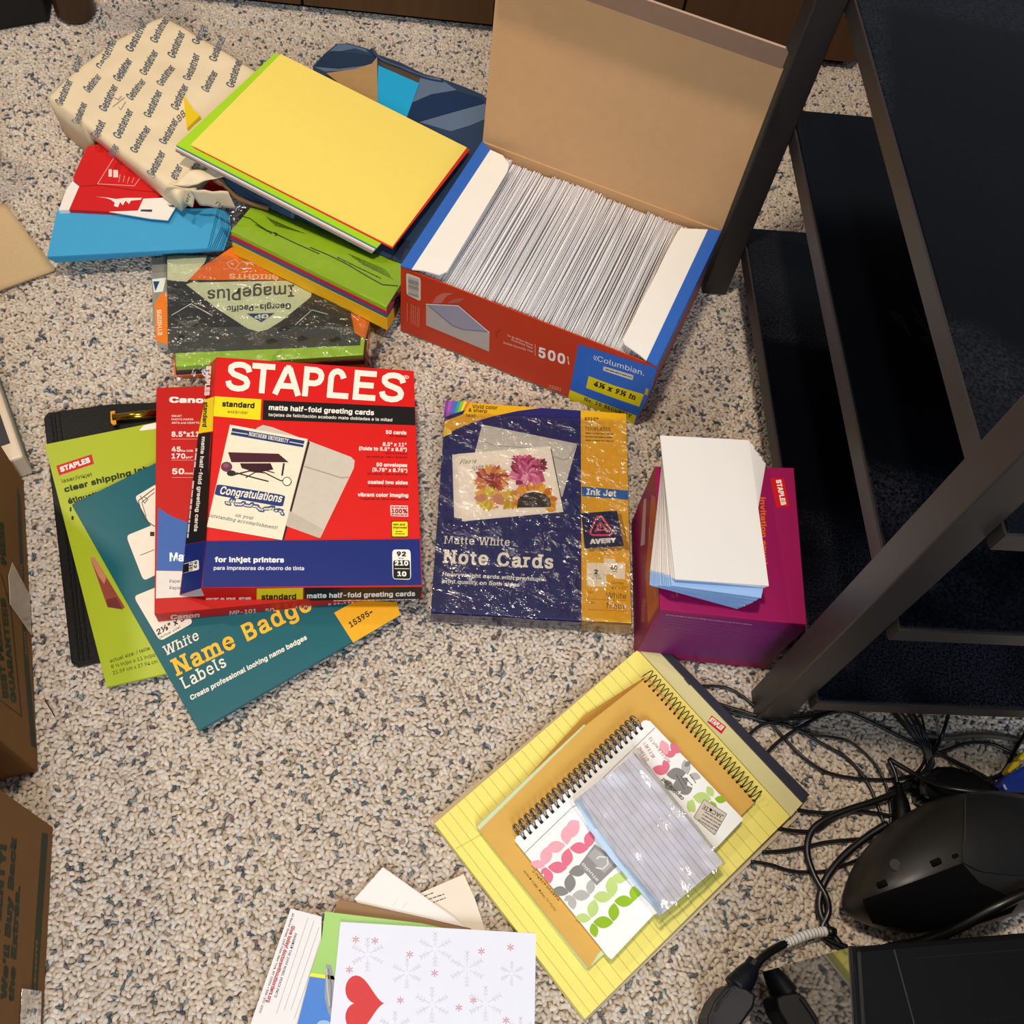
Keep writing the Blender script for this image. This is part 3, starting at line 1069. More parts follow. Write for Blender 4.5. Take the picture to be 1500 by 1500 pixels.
# ---- loose coloured sheets on top
YP = Plane(P(411, 79, .112), P(684, 216, .074), P(575, 361, .083))
def sheet(nm, px, off, hexc, label, th=.0007):
    pl = Plane(YP.o + YP.n * off, YP.o + YP.n * off + (P(684, 216, .074) - YP.o), YP.o + YP.n * off + (P(575, 361, .083) - YP.o))
    pslab(nm, px, pl, th, paper(nm + '_stock', hexc), label=label, cat='paper sheet', group='coloured sheets stacked across the reams')
sheet('grey_paper_sheet', [(400, 86), (676, 232), (545, 370), (257, 220)], -.0086, '#8b8f8c', 'grey sheet, lowest of the loose coloured sheets', .0022)
sheet('pink_paper_sheet', [(402, 84), (676, 228), (547, 368), (257, 218)], -.0062, '#e3a894', 'pale pink sheet under the white sheet in the loose coloured stack', .0014)
sheet('white_paper_sheet', [(403, 82), (676, 226), (548, 366), (257, 216)], -.0044, '#efe6dc', 'white sheet between the pink and lime sheets of the loose stack', .0013)
sheet('teal_paper_sheet', [(404, 80), (677, 224), (550, 364), (258, 214)], -.0029, '#3f7f86', 'thin teal sheet just below the lime sheet of the loose stack', .0008)
sheet('lime_paper_sheet', [(404, 77), (678, 222), (552, 363), (258, 212)], -.0018, '#a4cf1f', 'lime green sheet sticking out left of the yellow top sheet', .0010)
sheet('red_paper_sheet', [(412, 82), (688, 219), (575, 364), (284, 216)], -.0008, '#d62b1e', 'red sheet peeking out right under the yellow top sheet', .0009)
sheet('yellow_paper_sheet', [(411, 79), (684, 216), (575, 361), (279, 212)], 0, '#f2d565', 'large pale yellow sheet lying on top of the paper pile', .0007)

# ================================================================== OPEN ENVELOPE BOX
UP = Vector((0, 0, 1))
def envelope_box():
    Z = .115
    FL, FR, BR, BL = P(587, 391, Z), P(962, 537, Z), P(1057, 338, Z), P(707, 207, Z)
    BR = FR + (BL - FL) * ((BR - FR).length / (BL - FL).length)
    BR = P(1057, 338, Z)
    fl, fr, br, bl = [Vector((p.x, p.y, .001)) for p in (FL, FR, BR, BL)]
    t = thing('envelope_box', 'open cardboard envelope box with red and blue front and raised kraft lid', 'box', (fl + fr + br + bl) / 4)
    KR = mat('kraft_cardboard', '#c99c6d', .8, .2, noise_amt=.06, noise_scale=70, bump=.12, bump_scale=500)
    RED = mat('red_box_board', '#bf3312', .45, .4, noise_amt=.05)
    BLU = mat('blue_box_board', '#2f62b4', .45, .4, noise_amt=.05)
    WHT = mat('white_box_board', '#ece4d8', .6, .3, noise_amt=.03)
    th = .0016
    cen = (fl + br) / 2
    def wall(nm, a, b, A, B, m):
        n = (b - a).cross(UP).normalized()
        if n.dot(cen - a) < 0:
            n = -n
        v, f = prism([A, B, B + n * th, A + n * th], [a, b, b + n * th, a + n * th])
        return link_mesh(nm, v, f, m, t)
    wf = wall('front_panel', fl, fr, FL, FR, RED)
    wall('side_panel', fl, bl, FL, BL, BLU)
    wr = wall('side_panel', fr, br, FR, BR, BLU)
    wall('back_panel', bl, br, BL, BR, KR)
    v, f = prism([fl + UP * .002, fr + UP * .002, br + UP * .002, bl + UP * .002], [fl, fr, br, bl])
    link_mesh('bottom_panel', v, f, KR, t)
    # lid
    h = (BR - BL).normalized()
    def hit(x, y, o):
        d = ray(x, y)
        return CO + d * ((o - CO).dot(h) / d.dot(h))
    R1 = hit(1147, 102, BR)
    R2 = hit(1156, 73, BR)
    wv = BR - BL
    L1, L2 = R1 - wv, R2 - wv
    nl = (R1 - BR).cross(wv).normalized()
    v, f = prism([BL, BR, R1, L1], [p + nl * .002 for p in (BL, BR, R1, L1)])
    lid = link_mesh('lid', v, f, KR, t)
    cut = (R1 - BR).normalized() * .010
    kin = (R2 - R1)
    tk = [L1, R1 - wv * .004, R2 - kin * .25, R2 - wv * .012, L2 + wv * .01]
    n2 = (R2 - R1).cross(wv).normalized()
    v, f = prism(tk, [p + n2 * .002 for p in tk])
    link_mesh('tuck_flap', v, f, mat('kraft_cardboard_shaded', '#a88a74', .8, .2, noise_amt=.08), lid)  # greyer kraft: shading of the angled flap put into its colour
    # folded side flaps
    k = K(560, 200, 3)
    for nm, hinge, white, blue in (
        ('side_flap', (FL, BL), [(130, 585), (180, 590), (250, 610), (285, 595), (550, 155), (557, 125), (530, 85), (475, 60)], [(80, 570), (130, 585), (475, 60), (440, 22)]),
        ('side_flap', (FR, BR), [(1430, 410), (1310, 405), (1290, 430), (1055, 895), (1065, 915), (1130, 960), (1160, 985)], [(1490, 415), (1430, 410), (1160, 985), (1205, 1010)])):
        a, b = hinge
        inn = (cen - (a + b) / 2)
        inn.z = 0
        inn = inn.normalized()
        pl = Plane(a + UP * .0012, b + UP * .0012, a + inn * .05 + UP * .0075)
        pts = [pl.at(*k(x, y)) for x, y in white]
        v, f = prism([p + pl.n * .0008 for p in pts], [p - pl.n * .0008 for p in pts])
        fo = link_mesh(nm, v, f, WHT, t)
        pts = [pl.at(*k(x, y)) for x, y in blue]
        v, f = prism([p + pl.n * .0010 for p in pts], [p - pl.n * .0008 for p in pts])
        link_mesh('flap_hinge_band', v, f, BLU, fo)
    # printing on the front
    pl = Plane(FL, FR, fl)
    a = Art(pl, K(580, 380, 7.5))
    a.rrect('#d9c9b4', [(112, 145), (272, 205), (272, 460), (118, 385)], .14, 1)
    for i in range(14):
        w = random.choice((4, 6, 9))
        a.line('#6a625a', 135, 190 + i * 15, 250, 225 + i * 15, w, 2)
    a.build('barcode_label', wf, INK)
    for i, x in enumerate((125, 168, 190, 212, 236, 255)):
        a.greek('#d58a6e', x, 480 + i * 10, x, 690 + i * 12 if i else 680, 9, seed=i)
    a.poly('#c46a55', [(400, 480), (440, 410), (520, 365), (640, 370), (560, 400), (500, 480)], 1).poly('#b85a44', [(560, 485), (640, 430), (760, 420), (700, 470)], 1)
    a.poly('#b5a89c', [(332, 488), (685, 505), (1030, 800), (1025, 1012), (332, 722)], 2)
    a.poly('#9a93a0', [(345, 490), (685, 508), (1015, 792), (740, 768), (625, 725)], 3)
    a.path('#6d5f5c', [(345, 492), (625, 727), (740, 768), (1015, 790)], 6, 4)
    a.path('#e6dcd0', [(332, 488), (685, 505), (1030, 800)], 9, 4)
    a.build('envelope_picture', wf, INK)
    a = Art(pl, k)
    for i, (w, x0, y0, x1, y1) in enumerate((('24 lb White Wove', 550, 876, 662, 920), ('Gummed Seal', 568, 890, 662, 932), ('Inside Security Tint', 532, 898, 662, 947))):
        a.text(w, '#e7b7a0', x0, y0 + i * 5, x1, y1 + i * 1, x0, y0 - 9 + i * 5, bold=.01)
    a.line('#e7b7a0', 672, 912, 672, 962, 2)
    a.text('500', '#ecdccb', 686, 968, 803, 1002, 688, 922, bold=.03, serif=True)
    a.greek('#e7b7a0', 815, 965, 822, 1012, 8, seed=3)
    a.text('75501', '#e2a58c', 730, 1105, 785, 1118, 732, 1090, slant=.1)
    a.path('#a82c10', [(520, 850), (500, 862), (505, 885)], 8, 1)
    a.build('lettering', wf, INK)
    a = Art(pl, K(820, 480, 10))
    a.poly('#2f64b8', [(275, 240), (1425, 590), (1345, 900), (1100, 1420), (120, 1048)], 2)
    a.build('blue_panel', wf, INK)
    a.poly('#d9c60e', [(425, 705), (800, 845), (1235, 975), (1165, 1155), (800, 1030), (385, 880)], 3)
    a.poly('#d9c60e', [(150, 908), (500, 1050), (1125, 1285), (1085, 1420), (500, 1210), (120, 1045)], 3)
    a.poly('#b9a81c', [(1262, 880), (1305, 895), (1285, 985), (1240, 975)], 3)
    a.build('yellow_band', wf, INK)
    a.text('Columbian.', '#ded9d6', 548, 480, 1235, 700, 560, 405, lay=4, bold=.004)
    a.path('#ded9d6', [(515, 400), (500, 430), (515, 465)], 9, 4).path('#ded9d6', [(545, 410), (525, 445), (540, 480)], 9, 4)
    a.rrect('#cfc8bc', [(645, 558), (1082, 690), (1070, 765), (635, 622)], .1, 4)
    a.poly('#8f8a80', [(800, 612), (940, 650), (935, 705), (795, 660)], 5)
    a.greek('#55524c', 670, 600, 1060, 722, 20, 6, 5)
    a.text('4\u215b x 9\u00bd in', '#1c1508', 492, 845, 1105, 1058, 520, 775, lay=4, bold=.03, serif=True)
    a.text('No. 10 SECURITY', '#2a2108', 352, 1060, 1050, 1318, 366, 1012, lay=4, bold=.02, serif=True)
    a.build('lettering', wf, INK)
    # right side: red lower band
    pr = Plane(FR, BR, fr)
    e = (br - fr)
    n = pr.n * .0003
    lo = [fr + UP * .0 + n, fr + UP * .062 + n, fr + e + UP * .062 + n, fr + e + n]
    v, f = prism(lo, [p - pr.n * .0002 for p in lo])
    link_mesh('red_band', v, f, RED, wr)
    # the envelopes
    ex, ey = (fr - fl), (bl - fl)
    W, D = ex.length, ey.length
    ex.normalize(); ey.normalize()
    base = fl + ey * .004 + UP * .003
    EM = mat('white_envelope_paper', '#f1edec', .7, .25, noise_amt=.025, noise_scale=40)
    meshes = []
    for kx in range(4):
        hgt, ln, tt = .1045, .229, .00100
        bow = (0, .0012, -.001, .0006)[kx]
        v, f = [], []
        ns = 5
        for i in range(ns + 1):
            s = i / ns
            o = ey * (ln * s) + ex * (bow * math.sin(math.pi * s))
            top = hgt - (.0006 if kx % 2 else 0) * math.sin(3 * s)
            v += [o, o + ex * tt, o + ex * tt * 1.0 + UP * (top - .0007), o + ex * tt * .5 + UP * top, o + UP * (top - .0007)]
        for i in range(ns):
            for q in range(5):
                q2 = (q + 1) % 5
                f.append((i * 5 + q, i * 5 + q2, i * 5 + 5 + q2, i * 5 + 5 + q))
        f += [(4, 3, 2, 1, 0), tuple(range(ns * 5, ns * 5 + 5))]
        me = bpy.data.meshes.new('envelope')
        me.from_pydata([tuple(p) for p in v], [], f)
        me.materials.append(EM)
        meshes.append(me)
    x = .006
    rnd = random.Random(5)
    up_off, dep = 0, 0
    while x < W - .008:
        if rnd.random() < .09:
            up_off = rnd.uniform(-.0035, .0035)
            dep = rnd.uniform(0, .006)
            x += rnd.uniform(.0004, .0013)
        o = bpy.data.objects.new('envelope', rnd.choice(meshes))
        COL.objects.link(o)
        s = x / W
        # back wall is a touch longer than the front: stay inside the flare
        o.location = base + ex * x + ey * (dep * (1 if rnd.random() < .7 else .3) + rnd.uniform(0, .0012)) + UP * (up_off * .6 + rnd.uniform(-.0007, .0007) - (.004 if s > .94 or s < .06 else 0))
        o.rotation_euler = (0, rnd.uniform(-.004, .004), -.012 * (s - .4) + rnd.uniform(-.0015, .0015))
        o['label'] = 'white envelope standing on edge in the open red and blue box'
        o['category'] = 'envelope'
        o['group'] = 'white envelopes packed in the open box'
        x += rnd.uniform(.00135, .00165)
envelope_box()

# ================================================================== STACK OF LABEL PACKS AND BOXES
def binder():
    t = thing('black_portfolio', 'black vinyl portfolio with brass clip under the lime label pack', 'portfolio', P(150, 780))
    BV = mat('black_portfolio_vinyl', '#0c0b0a', .45, .25, noise_amt=.25, noise_scale=50, bump=.2, bump_scale=300)
    q = [(64, 612), (70, 604), (160, 592), (300, 586), (390, 930), (148, 966), (112, 974), (104, 970)]
    slab('cover', q, .009, .0085, BV, t, bevel=.001)
    pl = flat(.0092)
    for (x0, y0, x1, y1) in ((74, 607, 116, 968), (79, 606, 122, 968), (86, 603, 130, 966)):
        v, f = tube([pl.at(x0, y0), pl.at((x0 + x1) / 2 + (2 if x0 < 80 else 0), (y0 + y1) / 2), pl.at(x1, y1)], .0009, 6)
        link_mesh('spine_ridge', v, f, BV, t)
    BR = mat('brass', '#b78d2a', .18, .5, metal=1.0, noise_amt=.15)
    k = K(60, 600, 3.127)
    v, f = tube([P(*k(330, 40), .013), P(*k(540, 18), .013)], .0055, 12)
    link_mesh('brass_clip', v, f, BR, t, smooth=True)
    slab('clip_tab', [k(318, 8), k(338, 5), k(345, 64), k(330, 70), k(320, 60)], .0155, .002, mat('amber_plastic', '#d99412', .3), t)
binder()

def lime_pack():
    t = thing('shipping_label_pack', 'lime green pack of clear shipping labels under the teal pack', 'label pack', P(200, 800))
    Zt = .0135
    slab('pack', [(65, 651), (290, 606), (372, 958), (156, 1006)], Zt, .0035, mat('lime_card', '#a7b31a', .35, .45, noise_amt=.05), t, bevel=.0004)
    k = K(60, 600, 3.127)
    a = Art(flat(Zt), k)
    a.poly('#c81e28', [(70, 258), (232, 205), (243, 248), (84, 302)], 1)
    a.text('STAPLES', '#f1e6da', 92, 288, 228, 242, 84, 264, bold=.05, lay=2)
    a.build('logo_badge', t, INKG)
    a.text('laser/inkjet', '#2c3206', 98, 336, 236, 304, 93, 320)
    a.text('clear shipping labels', '#23280a', 110, 380, 560, 265, 104, 354, bold=.03)
    a.text('\u00e9tiquettes d\'exp\u00e9dition', '#23280a', 128, 434, 540, 330, 120, 408, bold=.03)
    a.line('#c5cf50', 105, 402, 400, 330, 2)
    a.rect('#23280a', 132, 448, 140, 466).rect('#23280a', 140, 488, 150, 505)
    a.text('actual size: / taille', '#2c3206', 318, 1160, 500, 1100, 314, 1145)
    a.text('8 \u00bd in/po x 11 in/po', '#2c3206', 324, 1186, 525, 1130, 320, 1171)
    a.text('21.59 cm x 27.94 cm', '#2c3206', 332, 1214, 535, 1160, 328, 1199)
    a.build('lettering', t, INKG)
    a.rrect('#efe6d6', [(448, 98), (470, 72), (530, 60), (530, 88)], .2, 1)
    a.poly('#8e4030', [(226, 680), (245, 676), (384, 905), (372, 916), (305, 905)], 1).poly('#c07a5c', [(226, 680), (245, 676), (300, 770), (290, 800), (262, 760)], 2).poly('#6d2c22', [(300, 870), (345, 860), (372, 912), (305, 905)], 2)
    a.build('printed_picture', t, INKG)
lime_pack()

def teal_pack():
    t = thing('name_badge_pack', 'teal pack of white name badge labels under the red photo paper box', 'label pack', P(340, 900))
    Zt = .0195
    slab('pack', [(105, 739), (232, 676), (400, 610), (585, 900), (291, 1070)], Zt, .0055, mat('teal_card', '#125a62', .3, .3, noise_amt=.18, noise_scale=12), t, bevel=.0004)
    k = K(60, 600, 3.127)
    a = Art(flat(Zt), k)
    def tag(q, r=.12):
        a.rrect('#e9dcc8', q, r, 1)
    tag([(430, 400), (530, 340), (610, 520), (505, 535)])
    tag([(390, 578), (520, 525), (600, 720), (470, 785)])
    tag([(424, 856), (560, 800), (700, 975), (545, 1062)])
    a.path('#4a4238', [(520, 362), (446, 418), (470, 500), (520, 535)], 4, 2).path('#4a4238', [(520, 380), (462, 425), (482, 490)], 3, 2).path('#4a4238', [(455, 395), (475, 430), (490, 410), (470, 400)], 3, 2)
    a.line('#6a6055', 455, 668, 520, 642, 3).rect('#2a2622', 500, 560, 520, 580)
    a.build('badge_picture', t, INKG)
    a.text('2\u2153" x 3', '#2b2620', 535, 1035, 660, 965, 527, 1010, bold=.02)
    a.text('(actual size)', '#2b2620', 545, 1050, 640, 1000, 542, 1040)
    a.k = K(220, 700, 3.571)
    a.text('White', '#e8ddc8', 78, 935, 258, 845, 62, 885, serif=True, bold=.01)
    a.text('Name Badge', '#f0b52c', 140, 1040, 850, 690, 102, 955, serif=True, bold=.02)
    a.text('Labels', '#e8ddc8', 178, 1108, 402, 985, 152, 1050, serif=True, bold=.01)
    a.text('Create professional looking name badges', '#e8e0cf', 215, 1165, 822, 845, 206, 1140, bold=.03)
    a.build('lettering', t, INKG)
    a.poly('#eda916', [(962, 706), (1080, 640), (1290, 650), (1308, 718), (1062, 862)], 1)
    a.text('15395', '#2a2008', 1050, 785, 1150, 722, 1036, 758, bold=.02)
    a.greek('#2a2008', 1148, 708, 1168, 696, 10)
    a.build('number_corner', t, INKG)
teal_pack()

def canon_box():
    t = thing('photo_paper_box', 'red, blue and white photo paper box between the teal pack and greeting card box', 'box', P(390, 780))
    Zt = .0385
    top = [P(x, y, Zt) for x, y in ((229, 568), (540, 556), (572, 866), (226, 900))]
    v, f = prism(top, [p - UP * .0185 for p in top])
    body = link_mesh('carton', v, f, mat('red_glossy_carton', '#bd1610', .4, .25, noise_amt=.06), t, bevel=.0006)
    k = K(220, 500, 3.571)
    a = Art(flat(Zt), k)
    a.poly('#3f63a6', [(42, 870), (110, 915), (190, 945), (330, 1000), (330, 1205), (32, 1198)], 1)
    a.poly('#e0d6ca', [(32, 1200), (330, 1206), (330, 1330), (30, 1345)], 1)
    a.build('colour_panel', t, INKG)
    a.text('Canon', '#f0e2d6', 100, 322, 322, 325, 100, 290, bold=.045, lay=2)
    for i, s in enumerate(('INKJET', 'PHOTO PAPER', 'ARTS and CRAFTS')):
        a.text(s, '#ecc9bf', 112, 396 + i * 18, (166, 226, 258)[i], 396 + i * 18, 112, 386 + i * 18, lay=2, bold=.02)
    a.text('8.5"x11"', '#f0dad0', 112, 500, 275, 500, 112, 472, lay=2, bold=.03)
    a.line('#e8a79c', 112, 512, 290, 512, 2)
    a.text('45', '#f0dad0', 112, 578, 160, 578, 112, 551, lay=2, bold=.03).text('lbs (US)', '#f0dad0', 162, 578, 224, 578, 162, 568, lay=2, bold=.02)
    a.text('170', '#f0dad0', 112, 614, 184, 614, 112, 587, lay=2, bold=.03).text('g/m\u00b2', '#f0dad0', 186, 612, 222, 612, 186, 602, lay=2, bold=.02)
    a.line('#e8a79c', 112, 622, 230, 622, 2)
    a.text('50', '#f0dad0', 115, 696, 178, 696, 115, 665, lay=2, bold=.03).text('sheets', '#f0dad0', 180, 696, 232, 696, 180, 686, lay=2, bold=.02)
    a.line('#e8a79c', 115, 713, 230, 713, 2)
    a.text('Matte', '#eef0f2', 102, 1152, 245, 1152, 102, 1105, lay=2, bold=.03)
    a.text('Paper', '#4a4038', 102, 1263, 160, 1263, 102, 1246, lay=2).text('Papier', '#4a4038', 102, 1298, 168, 1298, 102, 1281, lay=2)
    a.build('lettering', t, INKG)
    pl = Plane(top[3], top[2], top[3] - UP * .01)
    a = Art(pl, K(220, 700, 3.571))
    a.text('Canon', '#d9a698', 105, 740, 258, 728, 107, 714, bold=.045)
    a.text('MP-101', '#e2c0b4', 415, 716, 555, 704, 416, 694, bold=.02).text('50', '#e2c0b4', 602, 703, 648, 699, 602, 682, bold=.02).text('45 lbs', '#e2c0b4', 757, 692, 845, 684, 757, 669, bold=.02).text('8.5"x11"', '#e2c0b4', 930, 676, 1062, 666, 930, 655, bold=.02)
    a.greek('#d07a50', 650, 692, 735, 686, 9).greek('#d07a50', 1070, 664, 1150, 657, 9)
    a.build('edge_lettering', t, INKG)
canon_box()

def staples_box():
    t = thing('greeting_card_box', 'red and blue greeting card box with white logo, top of its stack', 'box', P(450, 720))
    Zt = .066
    px = ((318, 523), (606, 543), (619, 860), (294, 861))
    top = [P(x, y, Zt) for x, y in px]
    bot = [p - UP * .027 for p in top]
    v, f = prism(top, bot)
    link_mesh('carton', v, f, mat('red_card_carton', '#c9150f', .4, .25, noise_amt=.05), t, bevel=.0005)
    sp = [top[0], top[3], P(263, 871, .041), P(307, 533, .041)]
    n = (sp[1] - sp[0]).cross(sp[3] - sp[0]).normalized()
    v, f = prism(sp, [p - UP * .0012 for p in sp])
    spine = link_mesh('spine_panel', v, f, mat('red_card_carton'), t)
    k = K(220, 500, 3.571)
    a = Art(flat(Zt), k, eps=.00013)
    a.poly('#d81712', [(350, 83), (1378, 156), (1410, 1030), (288, 1042), (310, 600)], 1)
    a.poly('#14256e', [(290, 1045), (1410, 1035), (1420, 1275), (272, 1288)], 1)
    a.poly('#f2d713', [(338, 288), (582, 304), (576, 412), (330, 392)], 2)
    a.poly('#17120f', [(592, 308), (1384, 345), (1388, 440), (588, 412)], 2)
    a.build('colour_panel', t, INKG)
    # the big logo: the L is a bent staple
    def lf(x, y):
        return 402 + 942 * x / 6 - 14 * y, 103 + 66 * x / 6 + 156 * y
    def ess(o):
        return [(o + x, y) for x, y in ((.76, .33), (.70, .18), (.56, .11), (.42, .095), (.26, .12), (.14, .2), (.14, .32), (.24, .42), (.45, .49), (.64, .56), (.72, .68), (.70, .8), (.58, .88), (.42, .905), (.24, .88), (.12, .79), (.08, .66))]
    LOGO = [ess(.02), [(.86, .1), (1.62, .1)], [(1.24, .1), (1.24, 1.0)], [(1.68, 1.0), (2.02, .09)], [(2.10, .09), (2.46, 1.0)], [(1.98, .1), (2.14, .1)], [(1.84, .70), (2.3, .70)],
            [(2.68, 0), (2.68, 1.0)], [(2.68, .1), (2.98, .1), (3.11, .15), (3.17, .25), (3.17, .38), (3.11, .49), (2.98, .55), (2.68, .55)],
            [(3.50, .98), (3.50, .30), (3.53, .2), (3.60, .12), (3.70, .09), (3.80, .12), (3.87, .2), (3.92, .32)], [(3.42, .9), (4.12, .9)],
            [(4.36, 0), (4.36, 1.0)], [(4.36, .1), (5.0, .1)], [(4.36, .49), (4.93, .49)], [(4.36, .9), (5.02, .9)], ess(5.14)]
    a.strokes('#f6ead8', LOGO, 30, lf, 3)
    a.text('\u00ae', '#f0d8cc', 1322, 202, 1354, 204, 1322, 178, lay=3)
    a.build('logo_lettering', t, INKG)
    a.text('standard', '#1c1608', 376, 342, 545, 352, 378, 312, bold=.035).text('est\u00e1ndar', '#1c1608', 405, 376, 512, 382, 406, 360)
    a.text('matte half-fold greeting cards', '#f0e8da', 620, 360, 1170, 388, 622, 333, bold=.03)
    a.text('tarjetas de felicitaci\u00f3n acabado mate dobladas a la mitad', '#e6ddd0', 618, 392, 1266, 420, 619, 376, bold=.015)
    R = [('50 cards', 1232, 485, 1340, 489, 20, 1), ('50 tarjetas', 1252, 500, 1340, 503, 10, 0), ('8.5" x 11"', 1216, 548, 1340, 552, 20, 1), ('(folds to 5.5" x 8.5")', 1092, 570, 1342, 577, 20, 1),
         ('216 x 279mm', 1232, 590, 1342, 594, 10, 0), ('se dobla en 140 x 216mm', 1132, 608, 1343, 613, 10, 0), ('50 envelopes', 1183, 655, 1344, 659, 20, 1), ('(5.75" x 8.75")', 1162, 681, 1345, 687, 20, 1),
         ('50 sobres (146 x 222mm)', 1136, 698, 1345, 702, 10, 0), ('coated two sides', 1138, 746, 1347, 750, 20, 1), ('revestido en ambos lados', 1140, 762, 1347, 766, 10, 0),
         ('vibrant color imaging', 1085, 812, 1350, 816, 20, 1), ('im\u00e1genes en vibrantes colores', 1098, 828, 1350, 832, 10, 0)]
    for s, x0, y0, x1, y1, h, w in R:
        a.text(s, '#f2e0d2' if w else '#5c0a08', x0, y0, x1, y1, x0 + 1, y0 - h, bold=.035 if w else .015, lay=2)
    a.text('for inkjet printers', '#f2ece0', 338, 1156, 700, 1158, 338, 1128, bold=.035, lay=2)
    a.text('para impresoras de chorro de tinta', '#e0dce0', 332, 1196, 805, 1198, 333, 1176, bold=.02, lay=2)
    a.build('lettering', t, INKG)
    # picture of a card and its envelope
    a.poly('#cdbfae', [(555, 455), (590, 438), (640, 450), (1050, 605), (1070, 625), (1065, 665), (890, 1028), (715, 965)], 2)
    a.poly('#c0b1a0', [(690, 930), (715, 880), (905, 985), (885, 1030), (715, 968)], 3)
    a.path('#a89a88', [(805, 655), (1000, 715), (1045, 712)], 5, 4)
    a.build('envelope_picture', t, INKG)
    a.poly('#3a1614', [(826, 518), (835, 530), (700, 1040), (690, 1040)], 3)
    a.poly('#e9dfc4', [(418, 437), (824, 512), (690, 1041), (296, 972)], 4)
    a.poly('#26366c', [(430, 455), (808, 522), (800, 556), (422, 490)], 5)
    a.line('#e9dfc4', 425, 475, 512, 488, 4, 6).line('#e9dfc4', 728, 528, 805, 542, 4, 6)
    a.poly('#26366c', [(512, 474), (728, 512), (724, 540), (510, 500)], 6)
    a.text('NORTHERN UNIVERSITY', '#efe6d0', 515, 496, 722, 534, 519, 476, lay=7, bold=.02, serif=True)
    a.poly('#4a1c28', [(408, 582), (672, 590), (724, 634), (425, 634)], 5)
    a.poly('#3c1420', [(470, 640), (630, 640), (645, 672), (560, 690), (480, 665)], 5)
    a.path('#2a1a1c', [(700, 640), (690, 705)], 9, 6)
    a.path('#2a1a1c', [(440, 700), (520, 680), (600, 690), (680, 730), (740, 740)], 6, 6).path('#2a1a1c', [(450, 690), (560, 720), (620, 735)], 6, 6).path('#2a1a1c', [(500, 715), (580, 670), (650, 690)], 5, 6)
    a.poly('#e9dfc4', [(600, 690), (705, 718), (690, 748), (590, 715)], 6)
    a.ell('#2a1a1c', 716, 735, 24, 24, lay=6).ell('#efe6d0', 716, 735, 20, 20, lay=7)
    a.ell('#6f3448', 400, 658, 30, 26, lay=6).ell('#8c5068', 398, 652, 15, 12, lay=7).ell('#222a24', 425, 692, 24, 15, lay=6)
    a.rrect('#26366c', [(350, 748), (708, 808), (694, 868), (336, 805)], .12, 5)
    a.text('Congratulations', '#efe6d0', 362, 800, 685, 845, 368, 758, lay=6, slant=.25, bold=.02)
    rr = random.Random(2)
    for i in range(26):
        x = 390 + 300 * i / 26
        y = 838 + 58 * i / 26
        an = rr.uniform(-.9, .9)
        a.lens('#3a4878', x, y, x + 34 * math.cos(an), y + 30 * math.sin(an), .5, 6)
        a.lens('#d8cfb8', x + 6, y + 2, x + 24 * math.cos(an), y + 20 * math.sin(an) + 2, .4, 7)
    a.text('on your', '#2a241c', 445, 918, 538, 934, 448, 902, serif=True, slant=.2, lay=6)
    a.text('outstanding accomplishment!', '#2a241c', 302, 918, 662, 985, 306, 902, serif=True, slant=.2, lay=6)
    a.build('card_picture', t, INKG)
    a.rrect('#e9c9bc', [(1255, 858), (1348, 860), (1350, 918), (1258, 915)], .05, 2)
    a.text('100%', '#a51812', 1262, 900, 1346, 902, 1262, 876, lay=3, bold=.04)
    a.greek('#a51812', 1262, 868, 1344, 869, 8, 3).greek('#a51812', 1262, 908, 1344, 910, 8, 3)
    a.rrect('#2b220a', [(1260, 940), (1350, 940), (1351, 1026), (1261, 1026)], .1, 2).rrect('#f0d816', [(1264, 944), (1347, 944), (1348, 1022), (1265, 1022)], .1, 3)
    a.text('new and', '#2b220a', 1270, 964, 1332, 965, 1270, 953, lay=4, bold=.03).text('improved', '#2b220a', 1270, 980, 1342, 981, 1270, 969, lay=4, bold=.03)
    a.greek('#2b220a', 1286, 996, 1326, 997, 6, 4).greek('#2b220a', 1282, 1008, 1330, 1009, 6, 4)
    a.rrect('#efe8dc', [(1266, 1090), (1362, 1090), (1365, 1248), (1268, 1245)], .16, 2).rrect('#17120f', [(1271, 1146), (1358, 1146), (1361, 1244), (1272, 1242)], .14, 3)
    a.text('92', '#17120f', 1290, 1126, 1338, 1127, 1290, 1100, lay=4, bold=.04).text('210', '#efe8dc', 1280, 1174, 1350, 1175, 1280, 1148, lay=4, bold=.04).text('10', '#efe8dc', 1293, 1230, 1340, 1231, 1293, 1204, lay=4, bold=.04)
    a.line('#efe8dc', 1278, 1190, 1354, 1191, 3, 4).greek('#17120f', 1300, 1136, 1330, 1136, 5, 4)
    a.build('badge', t, INKG)
    # spine print
    pl = Plane(sp[0], sp[1], sp[2])
    a = Art(pl, k)
    a.poly('#f2d713', [(335, 290), (328, 470), (252, 482), (288, 305)], 2)
    a.poly('#17120f', [(328, 474), (292, 1042), (185, 1062), (252, 486)], 2)
    a.poly('#14256e', [(290, 1044), (268, 1292), (158, 1322), (185, 1064)], 2)
    a.build('spine_panel_print', spine, INKG)
    a.text('STAPLES', '#f3d9cc', 294, 130, 284, 285, 322, 128, bold=.06).text('standard', '#1c1608', 282, 318, 274, 448, 306, 318, bold=.03)
    a.text('matte half-fold greeting cards', '#efe8da', 272, 500, 230, 995, 292, 500, bold=.03)
    a.greek('#d8d0c4', 244, 560, 196, 1040, 12)
    a.rrect('#efe8dc', [(175, 1165), (255, 1142), (258, 1195), (168, 1215)], .15, 3).rrect('#17120f', [(175, 1168), (225, 1154), (222, 1202), (170, 1213)], .1, 4)
